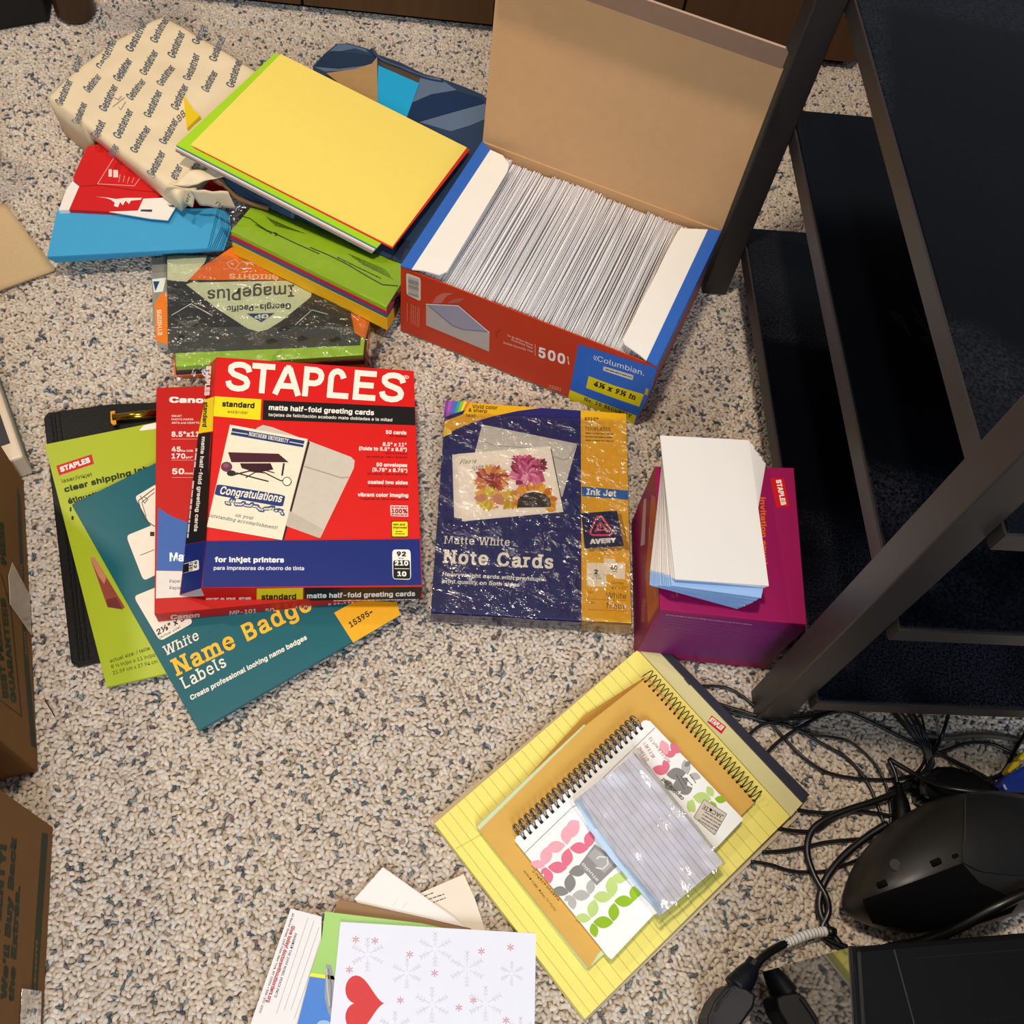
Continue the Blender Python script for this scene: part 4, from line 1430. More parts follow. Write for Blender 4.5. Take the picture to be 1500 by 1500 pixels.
    a.text('210', '#efe8dc', 206, 1160, 204, 1204, 222, 1158, lay=5, bold=.03).text('92', '#17120f', 232, 1152, 230, 1188, 248, 1150, lay=5, bold=.03)
    a.build('spine_lettering', spine, INKG)
    # front end
    pl = Plane(top[3], top[2], top[3] - UP * .01)
    a = Art(pl, K(220, 700, 3.571))
    a.poly('#e6cf14', [(558, 578), (800, 574), (798, 642), (556, 648)], 2)
    a.poly('#17120f', [(806, 574), (1424, 570), (1412, 632), (806, 642)], 2)
    a.build('front_panel_print', t, INKG)
    a.text('STAPLES', '#e6c3b6', 290, 655, 530, 650, 290, 626, bold=.06).text('standard', '#1c1608', 582, 636, 764, 634, 582, 606, bold=.03, lay=4)
    a.text('matte half-fold greeting cards', '#efe8da', 820, 628, 1386, 616, 820, 602, bold=.03, lay=4)
    a.greek('#cfc6bc', 960, 640, 1390, 634, 8, 4)
    a.build('front_lettering', t, INKG)
staples_box()

# ================================================================== NOTE CARD BOX
def note_cards():
    t = thing('note_card_box', 'shrink-wrapped navy and yellow note card box with flower picture', 'box', P(780, 760))
    Zt = .0275
    top = [P(x, y, Zt) for x, y in ((653, 587), (918, 606), (926, 914), (631, 896))]
    v, f = prism(top, [p - UP * .0265 for p in top])
    link_mesh('carton', v, f, mat('navy_carton', '#262460', .4, .25, noise_amt=.08), t, bevel=.0007)
    k = K(620, 570, 4.053)
    a = Art(flat(Zt), k)
    Y = '#e0a818'
    a.poly(Y, [(935, 125), (1205, 147), (1236, 1392), (940, 1372)], 1)
    a.poly(Y, [(275, 80), (700, 112), (560, 130), (420, 160), (300, 195), (200, 235), (118, 285), (128, 190), (235, 150)], 1)
    a.poly('#e8c03a', [(118, 285), (128, 225), (160, 235), (170, 262)], 2)
    cols = ['#7d3f9c', '#a955a8', '#6f58b4', '#3f6fb8', '#3f9a8c', '#8cb83a', '#e3d23c', '#e0702c']
    for i, c in enumerate(cols):
        x0 = 134 + i * 18
        a.poly(c, [(x0, 68 + i), (x0 + 18, 69 + i), (x0 + 2 - i * 1.5, 165 - i * 6), (x0 - 16 - i, 170 - i * 6)], 2)
    a.build('yellow_panel', t, INKG)
    a.text('Vivid color', '#4a3a10', 290, 115, 440, 122, 292, 92, bold=.02, lay=2).text('& sharp', '#4a3a10', 268, 135, 378, 142, 270, 114, bold=.02, lay=2).text('text', '#4a3a10', 252, 165, 310, 168, 254, 146, bold=.01, lay=2)
    a.text('8315\u2122', '#6a4d10', 958, 186, 1040, 190, 958, 166, lay=2, bold=.02).text('Avery', '#7a5d14', 960, 215, 1010, 218, 960, 200, lay=2).text('TEMPLATES', '#6a4d10', 960, 245, 1112, 250, 960, 224, lay=2, bold=.01)
    for i in range(3):
        a.greek('#7d6018', 962, 262 + i * 21, 1130, 268 + i * 21, 9, seed=i)
    a.text('Matte White', '#efe6d4', 122, 918, 512, 932, 125, 872, serif=True, bold=.008)
    a.text('Note Cards', '#f1e8d6', 114, 1034, 770, 1068, 118, 952, serif=True, bold=.022)
    a.text('Heavyweight cards with premium', '#e8e2d8', 112, 1110, 702, 1142, 114, 1086, bold=.028)
    a.text('print quality on both sides', '#e8e2d8', 110, 1152, 572, 1174, 112, 1128, bold=.028)
    a.build('lettering', t, INKG)
    # invitation picture
    a.poly('#c9c2b8', [(350, 210), (915, 325), (825, 640), (280, 480)], 1)
    a.path('#a8a29c', [(340, 305), (420, 335), (640, 350), (830, 420), (860, 412), (912, 330)], 6, 2)
    a.poly('#2a2636', [(190, 395), (760, 350), (840, 740), (195, 768)], 1)
    a.poly('#e9ded0', [(172, 390), (300, 378), (230, 770), (183, 762)], 2)
    a.poly('#efe4d6', [(200, 386), (752, 340), (832, 730), (230, 786)], 3)
    a.build('invitation_picture', t, INKG)
    a.text('Please', '#6a625e', 214, 448, 312, 440, 220, 420, serif=True, slant=.2, lay=4).text('join us...', '#6a625e', 282, 485, 448, 468, 290, 455, serif=True, slant=.2, lay=4)
    rr = random.Random(4)
    def bloom(cx, cy, r0, r1, n, colsx, lay, wide=.5, a0=0, a1=6.283):
        for i in range(n):
            t_ = a0 + (a1 - a0) * i / n + rr.uniform(-.06, .06)
            r = r1 * rr.uniform(.82, 1.05)
            a.lens(rr.choice(colsx), cx + r0 * math.cos(t_), cy + r0 * math.sin(t_) * .9, cx + r * math.cos(t_), cy + r * math.sin(t_) * .9, wide, lay)
    bloom(620, 490, 10, 118, 22, ['#c24a76', '#a83462', '#d87a9c', '#8f2c4c'], 4)
    bloom(565, 430, 5, 52, 14, ['#b03a68', '#d06a90', '#8f2c4c'], 5, .4)
    bloom(690, 455, 5, 55, 14, ['#9c3050', '#c85a84', '#7c2440'], 5, .4)
    bloom(620, 505, 5, 70, 16, ['#d46a94', '#e29ab4', '#b84a78'], 6, .35)
    bloom(410, 540, 8, 112, 26, ['#b4543c', '#c87a4c', '#a03c34', '#d8a050'], 4, .3)
    bloom(420, 545, 4, 58, 16, ['#94382c', '#b85040'], 5, .3)
    bloom(390, 650, 8, 95, 16, ['#d8c438', '#e0b050', '#c8a83c', '#c88a6c'], 5, .5)
    bloom(520, 660, 8, 75, 14, ['#d8b030', '#c09a24'], 5, .4)
    bloom(655, 680, 85, 142, 30, ['#dd9a1c', '#e8b030', '#c87c18'], 6, .5, math.pi, 2 * math.pi)
    bloom(655, 690, 70, 130, 8, ['#dd9a1c', '#c87c18'], 6, .5, -.2, .3)
    a.poly('#3c2c20', [(555, 706), (565, 650), (600, 622), (660, 612), (720, 625), (752, 655), (758, 702)], 7)
    a.poly('#2a1e18', [(590, 690), (610, 660), (700, 655), (735, 690)], 8)
    a.build('flower_picture', t, INKG)
    a.poly('#2a63ac', [(940, 578), (1215, 603), (1216, 658), (942, 635)], 2)
    a.text('Ink Jet', '#efeae0', 968, 628, 1145, 640, 970, 590, lay=3, bold=.03)
    a.poly('#a87c12', [(960, 755), (1175, 740), (1225, 955), (985, 965)], 2)
    a.poly('#1c1c4a', [(938, 738), (1150, 722), (1190, 932), (958, 948)], 3)
    for dx in (0, 14, 28):
        pass
    a.path('#dc4a58', [(990, 850), (1030, 760), (1060, 760), (1125, 850), (1110, 868), (1000, 868), (990, 850)], 11, 4)
    a.path('#dc4a58', [(1048, 795), (1020, 850)], 10, 4).path('#dc4a58', [(1052, 790), (1092, 850)], 10, 4).path('#dc4a58', [(1030, 840), (1085, 838)], 9, 4)
    a.text('AVERY', '#ece6de', 990, 922, 1145, 912, 988, 892, lay=4, bold=.06)
    a.build('logo_badge', t, INKG)
    a.poly('#e9dcc6', [(970, 1030), (1085, 1035), (1088, 1175), (972, 1168)], 2).poly('#e9dcc6', [(1072, 1005), (1140, 1010), (1142, 1102), (1072, 1096)], 2).poly('#e9dcc6', [(1110, 1030), (1200, 1034), (1198, 1130), (1132, 1126), (1130, 1100), (1110, 1098)], 3)
    a.text('2', '#2c241a', 1015, 1100, 1036, 1100, 1015, 1072, lay=4, bold=.03).text('60', '#2c241a', 1112, 1072, 1152, 1075, 1112, 1046, lay=4, bold=.03)
    a.text('Cards', '#4c443a', 1008, 1114, 1046, 1115, 1008, 1104, lay=4).text('per sheet', '#4c443a', 1000, 1126, 1058, 1128, 1000, 1117, lay=4).greek('#4c443a', 1126, 1084, 1150, 1085, 6, 4)
    a.line('#b8ac98', 976, 1098, 1084, 1103, 2, 4).line('#b8ac98', 1028, 1034, 1028, 1170, 2, 3)
    a.build('sheet_diagram', t, INKG)
    a.text('Card Size', '#5c4512', 1118, 1156, 1188, 1160, 1118, 1142, lay=2).text('4\u00bc" x 5\u00bd"', '#5c4512', 1118, 1186, 1212, 1190, 1118, 1166, lay=2)
    a.text('Color', '#5c4512', 972, 1212, 1012, 1214, 972, 1198, lay=2).text('White', '#5c4512', 1085, 1240, 1205, 1246, 1085, 1206, lay=2)
    a.text('Finish', '#5c4512', 972, 1273, 1016, 1275, 972, 1258, lay=2).text('Matte', '#5c4512', 1090, 1302, 1208, 1308, 1090, 1268, lay=2)
    a.line('#a03c1c', 974, 1246, 1208, 1256, 2).line('#a03c1c', 974, 1308, 1208, 1320, 2)
    a.build('side_lettering', t, INKG)
    pl = Plane(top[3], top[2], top[3] - UP * .01)
    a = Art(pl, k)
    a.poly('#c9930f', [(940, 1375), (1236, 1396), (1228, 1452), (932, 1430)], 1)
    a.build('front_panel_print', t, INKG)
    a.text('AVERY', '#7a4a5c', 110, 1372, 200, 1376, 110, 1358).greek('#8c8898', 250, 1368, 370, 1376, 10).greek('#8c8898', 250, 1382, 400, 1392, 10).greek('#8c8898', 530, 1385, 630, 1392, 10).greek('#8c8898', 790, 1404, 880, 1410, 10)
    a.text('8315', '#7a5608', 958, 1426, 1040, 1430, 958, 1410)
    a.build('front_lettering', t, INKG)
    c = sum(top, Vector()) / 4
    ft = [c + (p - c) * 1.012 + UP * .0012 for p in top]
    # the wrap is torn back at the far edge
    ft[0] = ft[0] * .92 + ft[3] * .08
    ft[1] = ft[1] * .95 + ft[2] * .05
    def cr(u, w, p):
        e = max(0, 1 - min(u, 1 - u) / .1) + max(0, 1 - w / .25) + max(0, 1 - (1 - w) / .06)
        return .0005 + .0008 * ridge(p, 35, 3) * (.6 + e) + .0022 * max(0, e) * ridge(p, 60, 9) * .6
    v, f = patch(ft, 46, 52, cr)
    link_mesh('shrink_wrap', v, f, CRINKLE, t, smooth=True)
    v, f = patch([ft[3], ft[2], ft[2] - UP * .025, ft[3] - UP * .025], 40, 8, lambda u, w, p: .0012 * ridge(p + Vector((0, 0, p.z)), 50, 4), up=Vector((0, -1, 0)))
    link_mesh('shrink_wrap_end', v, f, FILM, t, smooth=True)
note_cards()

# ================================================================== PURPLE BOX AND LOOSE ENVELOPES
def purple_box():
    t = thing('invitation_envelope_box', 'magenta and purple invitation envelope box beside the black shelving', 'box', P(1050, 860))
    Zt = .122
    top = [P(x, y, Zt) for x, y in ((959, 683), (1163, 685), (1182, 915), (967, 893))]
    base = [Vector((p.x, p.y, .001)) for p in top]
    v, f = prism(top, base)
    m = mat('magenta_carton', '#93104f', .5, .22, noise_amt=.05)
    link_mesh('carton', v, f, m, t, bevel=.0008)
    k = K(920, 620, 4.053)
    a = Art(flat(Zt), k)
    a.poly('#c81818', [(845, 325), (925, 328), (958, 492), (880, 500)], 1)
    a.text('STAPLES', '#efe2d8', 876, 338, 908, 488, 908, 334, bold=.05, lay=2)
    a.build('logo_badge', t, INKG)
    a.text('invitation envelopes', '#e0651c', 782, 440, 800, 968, 815, 440, bold=.03)
    a.text('A7', '#b8641c', 252, 1020, 262, 1040, 268, 1015).greek('#b8641c', 285, 985, 292, 1035, 9)
    a.build('lettering', t, INKG)
    pl = Plane(top[3], top[2], base[3])
    a = Art(pl, k)
    a.poly('#76175f', [(200, 1125), (1060, 1208), (1030, 1245), (940, 1320), (845, 1430), (62, 1345)], 1)
    a.build('front_panel_print', t, INKG)
    a.greek('#a2668c', 225, 1135, 735, 1195, 9, 2).build('front_lettering', t, INKG)
    for i in range(6):
        a.greek('#7c3c70', 215, 1152 + i * 14, 930 - 8 * i, 1240 + i * 12, 6, 2, i)
    a.build('front_fine_print', t, INKG)
    pl = Plane(top[0], top[3], base[3])
    a = Art(pl, k)
    a.poly('#7c1240', [(160, 255), (188, 1110), (55, 1335), (55, 500)], 1)
    a.poly('#b4532c', [(140, 420), (165, 440), (185, 1080), (120, 1190), (105, 900)], 2)
    a.poly('#b98f8c', [(95, 450), (110, 448), (100, 720), (75, 730)], 2)
    a.build('side_panel_print', t, INKG)
    a.text('OCCASION', '#c98a5c', 78, 1180, 90, 1045, 95, 1180).greek('#d9a05c', 128, 620, 138, 730, 6, 3).greek('#d9a05c', 158, 960, 165, 1040, 6, 3)
    a.build('side_lettering', t, INKG)
    # loose envelopes, fanned
    q0 = [k(215, 130), k(820, 240), k(690, 1000), k(128, 880)]
    q1 = [k(190, 72), k(718, 100), k(836, 965), k(278, 925)]
    N = 17
    EM = mat('ivory_envelope_paper', '#dfd8d1', .7, .25, noise_amt=.03, noise_scale=25)
    BM = mat('blue_envelope_lining', '#8fb0da', .7, .25, noise_amt=.04)
    rr = random.Random(8)
    for i in range(N):
        s = (i / (N - 1)) ** 1.15
        z = Zt + .0022 + i * .0023
        q = [((b[0] * s + a_[0] * (1 - s)) + rr.uniform(-.7, .7), (b[1] * s + a_[1] * (1 - s)) + rr.uniform(-.7, .7)) for a_, b in zip(q0, q1)]
        if i == N - 1:
            q = list(q1)
        tp = [P(x, y, z) for x, y in q]
        lb = 'white envelope lying on top of the fanned stack on the magenta box' if i == N - 1 else 'white envelope with blue lined flap within the fanned stack on the magenta box'
        e = thing('loose_envelope', lb, 'envelope', Vector((tp[3].x, tp[3].y, z - .002)), 'loose envelopes on the magenta box')
        v, f = prism(tp, [p - UP * .0018 for p in tp])
        link_mesh('sleeve', v, f, EM, e)
        if i < N - 3:
            dl, dr = (tp[3] - tp[0]).normalized(), (tp[2] - tp[1]).normalized()
            ln = .027 * (1 - s * .5)
            g = [tp[3] - dl * .002, tp[2] - dr * .002, tp[2] + dr * ln * .75 + (tp[3] - tp[2]) * .04, tp[3] + dl * ln * .55 + (tp[2] - tp[3]) * .01]
            v, f = prism([p + UP * .0002 for p in g], [p - UP * .0006 for p in g])
            link_mesh('flap', v, f, BM, e)
purple_box()

# ================================================================== PADS AND NOTEBOOKS
def coil(p0, p1, n, r, wire, squash=1.0, lean=Vector((0, 0, 0)), seg=14):
    d = (p1 - p0)
    t = d.normalized()
    side = t.cross(UP).normalized()
    pts = []
    for i in range(n * seg + 1):
        a = 2 * math.pi * i / seg
        pts.append(p0 + d * (i / (n * seg)) + side * (r * math.cos(a)) + UP * (r * squash * math.sin(a)) + lean * math.cos(a))
    return tube(pts, wire, 5)

def legal_pad():
    k = K(600, 920, 2.5)
    t = thing('legal_pad', 'large yellow ruled legal pad with black binding under the notebooks', 'notepad', P(900, 1200))
    Z = .0145
    CB = mat('pad_backing_card', '#cdb894', .8, .2, noise_amt=.08)
    slab('backing_board', [k(76, 708), k(850, 66), k(905, 38), k(1466, 614), k(1425, 690), k(645, 1440)], .003, .0024, CB, t)
    YM = mat('yellow_pad_paper', '#ecdc74', .75, .2, noise_amt=.03)
    for i in range(5):
        o = (4 - i) * 1.1
        q = [k(835, 80), k(1393, 690), k(642 - o * 1.6, 1432 + o * .6), k(92 - o * .8, 716 + o)]
        slab('page', q, .0032 + (i + 1) * (Z - .0032) / 5, (Z - .0032) / 5 - .0002, YM, t)
    slab('header_strip', [k(838, 78), k(880, 45), k(1440, 640), k(1396, 690)], Z + .0006, .0110, mat('cream_header_paper', '#cfc48c', .6, .3, noise_amt=.05), t)
    slab('binding_tape', [k(876, 46), k(903, 36), k(1466, 610), k(1438, 640)], Z + .0014, .0125, mat('black_binding_tape', '#232430', .5, .35, noise_amt=.1), t, bevel=.0008)
    a = Art(flat(Z + .0006), k)
    a.poly('#c8181c', [(1106, 320), (1160, 362), (1142, 388), (1090, 345)], 1)
    a.text('STAPLES', '#efe2d8', 1094, 340, 1140, 376, 1108, 326, lay=2, bold=.05)
    a.build('logo_badge', t, INK)
    a = Art(flat(Z), k)
    A, B, Cc, D = (836, 82), (1393, 690), (641, 1430), (94, 716)
    for i in range(1, 25):
        s = i / 25.2 + .02
        p = (A[0] + (D[0] - A[0]) * s, A[1] + (D[1] - A[1]) * s)
        q = (B[0] + (Cc[0] - B[0]) * s, B[1] + (Cc[1] - B[1]) * s)
        a.line('#a7a453', p[0], p[1], q[0], q[1], 1.7, 1)
    a.build('line_ruling', t, INK)
    a.line('#d8a060', 170, 808, 300, 735, 1.8, 2).line('#c9b85a', 1300, 572, 1420, 672, 2, 2)
    a.build('margin_line', t, INK)
    slab('staple', [k(1005, 186), k(1012, 182), k(1030, 205), k(1024, 209)], Z + .0019, .0005, mat('steel_wire', '#8a8d92', .25, .5, metal=1.0), t)
    slab('staple', [k(1370, 540), k(1377, 536), k(1398, 560), k(1391, 564)], Z + .0019, .0005, mat('steel_wire'), t)
legal_pad()

STEEL = mat('steel_wire', '#8a8d92', .25, .5, metal=1.0)
BRASSW = mat('dark_brass_wire', '#5a4a28', .3, .5, metal=1.0)
def steno():
    k = K(600, 920, 2.5)
    t = thing('kraft_notebook', 'tan kraft-covered top-spiral notebook lying on the legal pad', 'notebook', P(880, 1190))
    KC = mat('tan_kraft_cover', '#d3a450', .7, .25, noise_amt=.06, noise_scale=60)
    Z = .0245
    slab('back_cover', [k(242, 722), k(858, 178), k(1262, 632), k(650, 1240)], .0162, .0010, KC, t)
    GP = mat('pale_green_page', '#ccd3a4', .75, .2, noise_amt=.05)
    for i in range(4):
        o = (3 - i)
        q = [k(246 - o * 1.2, 728 - o * 2), k(640, 352), k(1100, 830), k(656 - o * 3, 1246 + o * .4)]
        slab('page', q, .0165 + (i + 1) * .0018, .0016, GP, t)
    slab('front_cover', [k(256, 742), k(650, 352), k(872, 178), k(1262, 640), k(690, 1192), k(657, 1247)], Z, .0008, KC, t)
    # the upper-left sheet edge curls away
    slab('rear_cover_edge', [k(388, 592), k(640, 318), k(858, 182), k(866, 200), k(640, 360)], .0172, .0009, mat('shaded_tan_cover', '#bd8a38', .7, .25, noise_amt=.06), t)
    p0, p1 = P(*k(868, 165), Z + .0005), P(*k(1282, 622), Z + .0005)
    v, f = coil(p0, p1, 27, .0062, .00055)
    link_mesh('spiral_wire', v, f, BRASSW, t, smooth=True)
    a = Art(flat(Z), k)
    for i in range(27):
        s = (i + .5) / 27
        a.ell('#241a0c', 855 + s * 412, 188 + s * 452, 5, 5, n=8, lay=1)
    a.build('punched_hole_row', t, INK)
    a.text('AMPAD CORP., Dallas, TX 75252', '#4a3410', 416, 892, 532, 1038, 422, 886, lay=1)
    a.text('0 74319 09217 4', '#4a3410', 448, 892, 545, 1000, 455, 886, lay=1)
    for i in range(16):
        a.line('#33240c', 462 + i * 5, 898 + i * 6, 472 + i * 5 - 8, 906 + i * 6 - 18 + 12, 3, 1)
    a.build('lettering', t, INK)
steno()

def petal_notebook():
    k = K(600, 920, 2.5)
    t = thing('petal_notebook', 'white wire-bound notebook with pink, grey and green petal pattern', 'notebook', P(900, 1230))
    Z = .0325
    WM = mat('white_notebook_cover', '#efece6', .5, .4, noise_amt=.02)
    PG = mat('notebook_page_block', '#dcd8cf', .8, .2, noise_amt=.05, stretch=(1, 1, 30))
    Q = [(384, 774), (868, 335), (1222, 700), (740, 1212)]
    slab('back_cover', [k(x, y) for x, y in Q], .0262, .0008, WM, t)
    slab('page_block', [k(390, 776), k(868, 342), k(1216, 700), k(742, 1205)], Z - .0009, .0052, PG, t)
    slab('front_cover', [k(390, 764), k(400, 760), k(858, 338), k(880, 340), k(1222, 700), k(740, 1213), k(728, 1205), k(386, 780)], Z, .0008, WM, t)
    kk = K(690, 1150, 4.054)
    a = Art(flat(Z), kk)
    PK, LP, GR, LG, GN, LN = '#dd6f86', '#eaa3ae', '#86827e', '#b5b0aa', '#8fb51f', '#bcd07a'
    # each petal: tip to tip
    for c, x0, y0, x1, y1 in ((LP, 560, 320, 640, 210), (LP, 560, 245, 570, 355), (LP, 565, 250, 640, 215), (PK, 715, 270, 690, 375), (PK, 585, 375, 700, 372), (PK, 580, 375, 560, 490),
        (LP, 445, 380, 560, 355), (LP, 462, 362, 430, 478), (LP, 355, 462, 440, 480), (PK, 455, 488, 572, 490), (PK, 450, 495, 470, 585), (PK, 415, 530, 450, 490),
        (GR, 580, 520, 690, 500), (GR, 590, 525, 585, 640), (GR, 485, 620, 580, 640), (LG, 600, 655, 708, 655), (LG, 715, 560, 705, 650), (LG, 590, 655, 610, 740), (LG, 555, 690, 590, 655),
        (LN, 830, 560, 935, 545), (LN, 830, 545, 840, 665), (GN, 975, 590, 965, 690), (GN, 850, 690, 965, 690), (LN, 725, 665, 838, 665), (LN, 735, 680, 712, 790), (GN, 850, 700, 845, 810), (LN, 620, 785, 712, 795), (GN, 725, 815, 845, 815), (GN, 720, 820, 740, 905)):
        a.lens(c, x0, y0, x1, y1, .48, 1)
    a.k = K(760, 950, 4.167)
    for c, x0, y0, x1, y1 in ((LP, 870, 560, 905, 650), (PK, 925, 580, 980, 640), (PK, 890, 650, 960, 640), (PK, 815, 730, 910, 755), (PK, 885, 680, 910, 750), (LG, 1010, 680, 1030, 770), (GR, 1010, 720, 1050, 690), (GR, 900, 770, 1020, 760), (GR, 940, 870, 1030, 790), (LG, 1040, 770, 1110, 790), (GR, 895, 800, 935, 870), (GR, 985, 885, 1060, 850), (LN, 1150, 840, 1185, 905), (GN, 1195, 915, 1265, 930), (LN, 1060, 905, 1175, 920), (LN, 1040, 1000, 1060, 920), (GN, 1170, 930, 1200, 1000), (LN, 1030, 930, 1075, 1000)):
        a.lens(c, x0, y0, x1, y1, .5, 1)
    a.build('petal_pattern', t, INK)
    a.k = kk
    a.poly('#8f8a86', [(735, 350), (885, 465), (745, 597), (640, 478)], 3)
    a.poly('#a8a4a0', [(735, 375), (850, 465), (790, 525), (690, 420)], 4)
    a.path('#d8d4d0', [(745, 440), (760, 425), (810, 430), (812, 470), (780, 500), (740, 490)], 9, 5)
    a.text('studio', '#d8d4d0', 760, 566, 668, 462, 742, 575, lay=5, bold=.02)
    a.build('logo_badge', t, INK)
    a.k = K(760, 950, 4.167)
    a.text('SHEETS', '#a03a4c', 742, 600, 795, 680, 722, 612, lay=3).text('7 IN X 5 IN', '#a03a4c', 775, 568, 832, 660, 757, 580, lay=3).text('17.7cm X 12.7cm', '#a03a4c', 805, 540, 925, 690, 790, 550, lay=3)
    a.text('carolina pad', '#4c4844', 1010, 915, 885, 790, 990, 930, lay=3, bold=.02)
    for i in range(4):
        a.greek('#5c5854', 960 + i * 28, 770 + i * 10 - 30 * (i > 2), 1010 + i * 24, 860 - i * 12, 8, 3, i)
    a.line('#7a7672', 35, 1250, 830, 485, 3, 3)
    a.build('lettering', t, INK)
    sq = [(1130, 918), (1272, 1010), (1195, 1142), (1065, 1030)]
    a.rrect('#8d8880', sq, .05, 3)
    a.rrect('#cdbfae', [(1132, 924), (1266, 1012), (1194, 1134), (1070, 1030)], .05, 4)
    a.text('JACKIE', '#3c3834', 1252, 1020, 1128, 955, 1238, 1042, lay=5, bold=.01)
    for i in range(4):
        a.greek('#6c655c', 1236 - i * 10, 1060 + i * 18, 1125 - i * 10, 992 + i * 18, 9, 5, i)
    a.build('name_patch', t, INK)
    # twin-loop wire binding: each loop is a ring
    p0, p1 = P(*k(403, 765), Z), P(*k(850, 348), Z)
    d = (p1 - p0)
    e = d.normalized()
    s = UP.cross(e).normalized()
    if s.dot(P(*k(300, 500), Z) - p0) < 0:
        s = -s
    nl = 23
    a = Art(flat(Z), k)
    ring_me = None
    for i in range(nl):
        c = p0 + d * ((i + .4) / nl)
        if ring_me is None:
            v, f = [], []
            for off in (-.0010, .0010):
                pts = []
                for j in range(17):
                    an = -0.55 + (math.pi * 1.9) * j / 16
                    pts.append(e * off * (1 + .4 * math.sin(an)) + s * (.0052 - .0068 * math.cos(an)) + UP * (.0052 * math.sin(an) + .0))
                vv, ff = tube(pts, .0006, 5)
                b = len(v)
                v += vv
                f += [tuple(q + b for q in x) for x in ff]
            pts = [e * -.0010 + s * (-.0016), e * 0 + s * (-.0026) + UP * .0008, e * .0010 + s * (-.0016)]
            vv, ff = tube(pts, .0006, 5)
            b = len(v)
            v += vv
            f += [tuple(q + b for q in x) for x in ff]
            ring_me = bpy.data.meshes.new('binding_ring')
            ring_me.from_pydata([tuple(x) for x in v], [], f)
            ring_me.materials.append(STEEL)
            ring_me.polygons.foreach_set('use_smooth', [True] * len(ring_me.polygons))
        o = bpy.data.objects.new('binding_ring', ring_me)
        COL.objects.link(o)
        o.parent = t
        o.location = c + UP * .0006 - ORG[t.name]
        h = c - s * .0038
        q = [h - e * .0016 - s * .0014, h + e * .0016 - s * .0014, h + e * .0016 + s * .0016, h - e * .0016 + s * .0016]
        b = len(a.v)
        a.v += [p + UP * .00012 for p in q]
        a.f.append((b, b + 1, b + 2, b + 3))
        a.c.append(C('#1a1a1c'))
    a.build('punched_hole_row', t, INK)
petal_notebook()

def index_cards():
    k = K(600, 920, 2.5)
    t = thing('index_card_pack', 'clear-wrapped pack of white ruled index cards on the petal notebook', 'index cards', P(955, 1230))
    Z = .0465
    Q = [(606, 628), (822, 462), (1148, 858), (922, 1050)]
    m = mat('index_card_stack', '#e3e3ee', .7, .25, noise_amt=.04, noise_scale=50, stretch=(1, 1, 40))
    slab('card_block', [k(x, y) for x, y in Q], Z, .0128, m, t, bevel=.0003)
    a = Art(flat(Z), k)
    A, B, Cc, D = Q
    for i in range(1, 12):
        s = i / 12.3
        p = (A[0] + (B[0] - A[0]) * s, A[1] + (B[1] - A[1]) * s)
        q = (D[0] + (Cc[0] - D[0]) * s, D[1] + (Cc[1] - D[1]) * s)
        a.line('#a9a8c4', p[0], p[1], q[0], q[1], 1.8, 1)
    a.build('line_ruling', t, INK)
    a.poly('#b9cfe6', [(606, 632), (628, 625), (690, 735), (760, 830), (935, 1030), (920, 1048), (740, 850), (660, 740)], 1)
    a.build('blue_edge_print', t, INK)
    top = [P(*k(x, y), Z + .0012) for x, y in ((592, 620), (825, 440), (1158, 862), (925, 1068))]
    v, f = patch(top, 40, 60, lambda u, w, p: .0003 + .0026 * ridge(p, 38, 5) * (.35 + .9 * max(0, 1 - min(u, 1 - u, w, 1 - w) / .15)) + .0022 * max(0, noise.noise(Vector((p.x * 45, p.y * 45, 2)))))
    link_mesh('clear_wrap', v, f, FILM, t, smooth=True)
    for a_, b_ in ((1, 2), (2, 3), (3, 0)):
        v, f = patch([top[a_], top[b_], top[b_] - UP * .013, top[a_] - UP * .013], 20, 4, lambda u, w, p: .0015 * ridge(p, 60, 3), up=((top[a_] + top[b_]) / 2 - sum(top, Vector()) / 4).normalized())
        link_mesh('clear_wrap_side', v, f, FILM, t, smooth=True)
index_cards()

# ================================================================== MAIL AT THE BOTTOM EDGE
kq = K(340, 1240, 3.125)
def flatcard(name, label, cat, pts, z, hexc, th=.0009, rough=.7, k=kq):
    t = thing(name, label, cat, P(*k(*pts[0]), z - th))
    zs = z
    slab('sheet', [k(x, y) for x, y in pts], zs, th, mat(name + '_paper', hexc, rough, .3, noise_amt=.03, noise_scale=40), t)
    return t, (lambda zz=z: Art(flat(zz), k))
t, A_ = flatcard('cream_card', 'cream card with small grey address lines beside the legal pad', 'card', [(800, 240), (1060, 127), (1110, 235), (1190, 480), (900, 520)], .0040, '#e6d6c2')
a = A_()
for i, (x0, y0, x1, y1) in enumerate(((905, 262, 978, 235), (880, 248, 972, 218), (868, 232, 920, 212))):
    a.greek('#5d5650', x0, y0, x1, y1, 7, 1, i)
a.build('address_print', t, INK)
t, A_ = flatcard('white_folded_paper', 'white folded paper corner pointing up behind the heart card', 'paper sheet', [(560, 240), (690, 95), (715, 112), (860, 215), (1000, 310), (1090, 380), (1060, 460), (700, 420)], .0060, '#ece4dc')
a = A_()
a.path('#cfc6bd', [(715, 112), (1080, 372)], 3, 1).path('#d6cdc4', [(735, 275), (755, 245)], 2, 1).path('#d6cdc4', [(780, 285), (800, 255)], 2, 1)
a.build('fold_line', t, INK)
t, A_ = flatcard('kraft_card', 'brown kraft card strip behind the heart card', 'card', [(465, 300), (490, 238), (700, 290), (1095, 376), (1080, 520), (470, 480)], .0080, '#94714d')
a = A_()
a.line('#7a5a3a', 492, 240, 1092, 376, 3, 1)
a.build('edge_shade_line', t, INK)
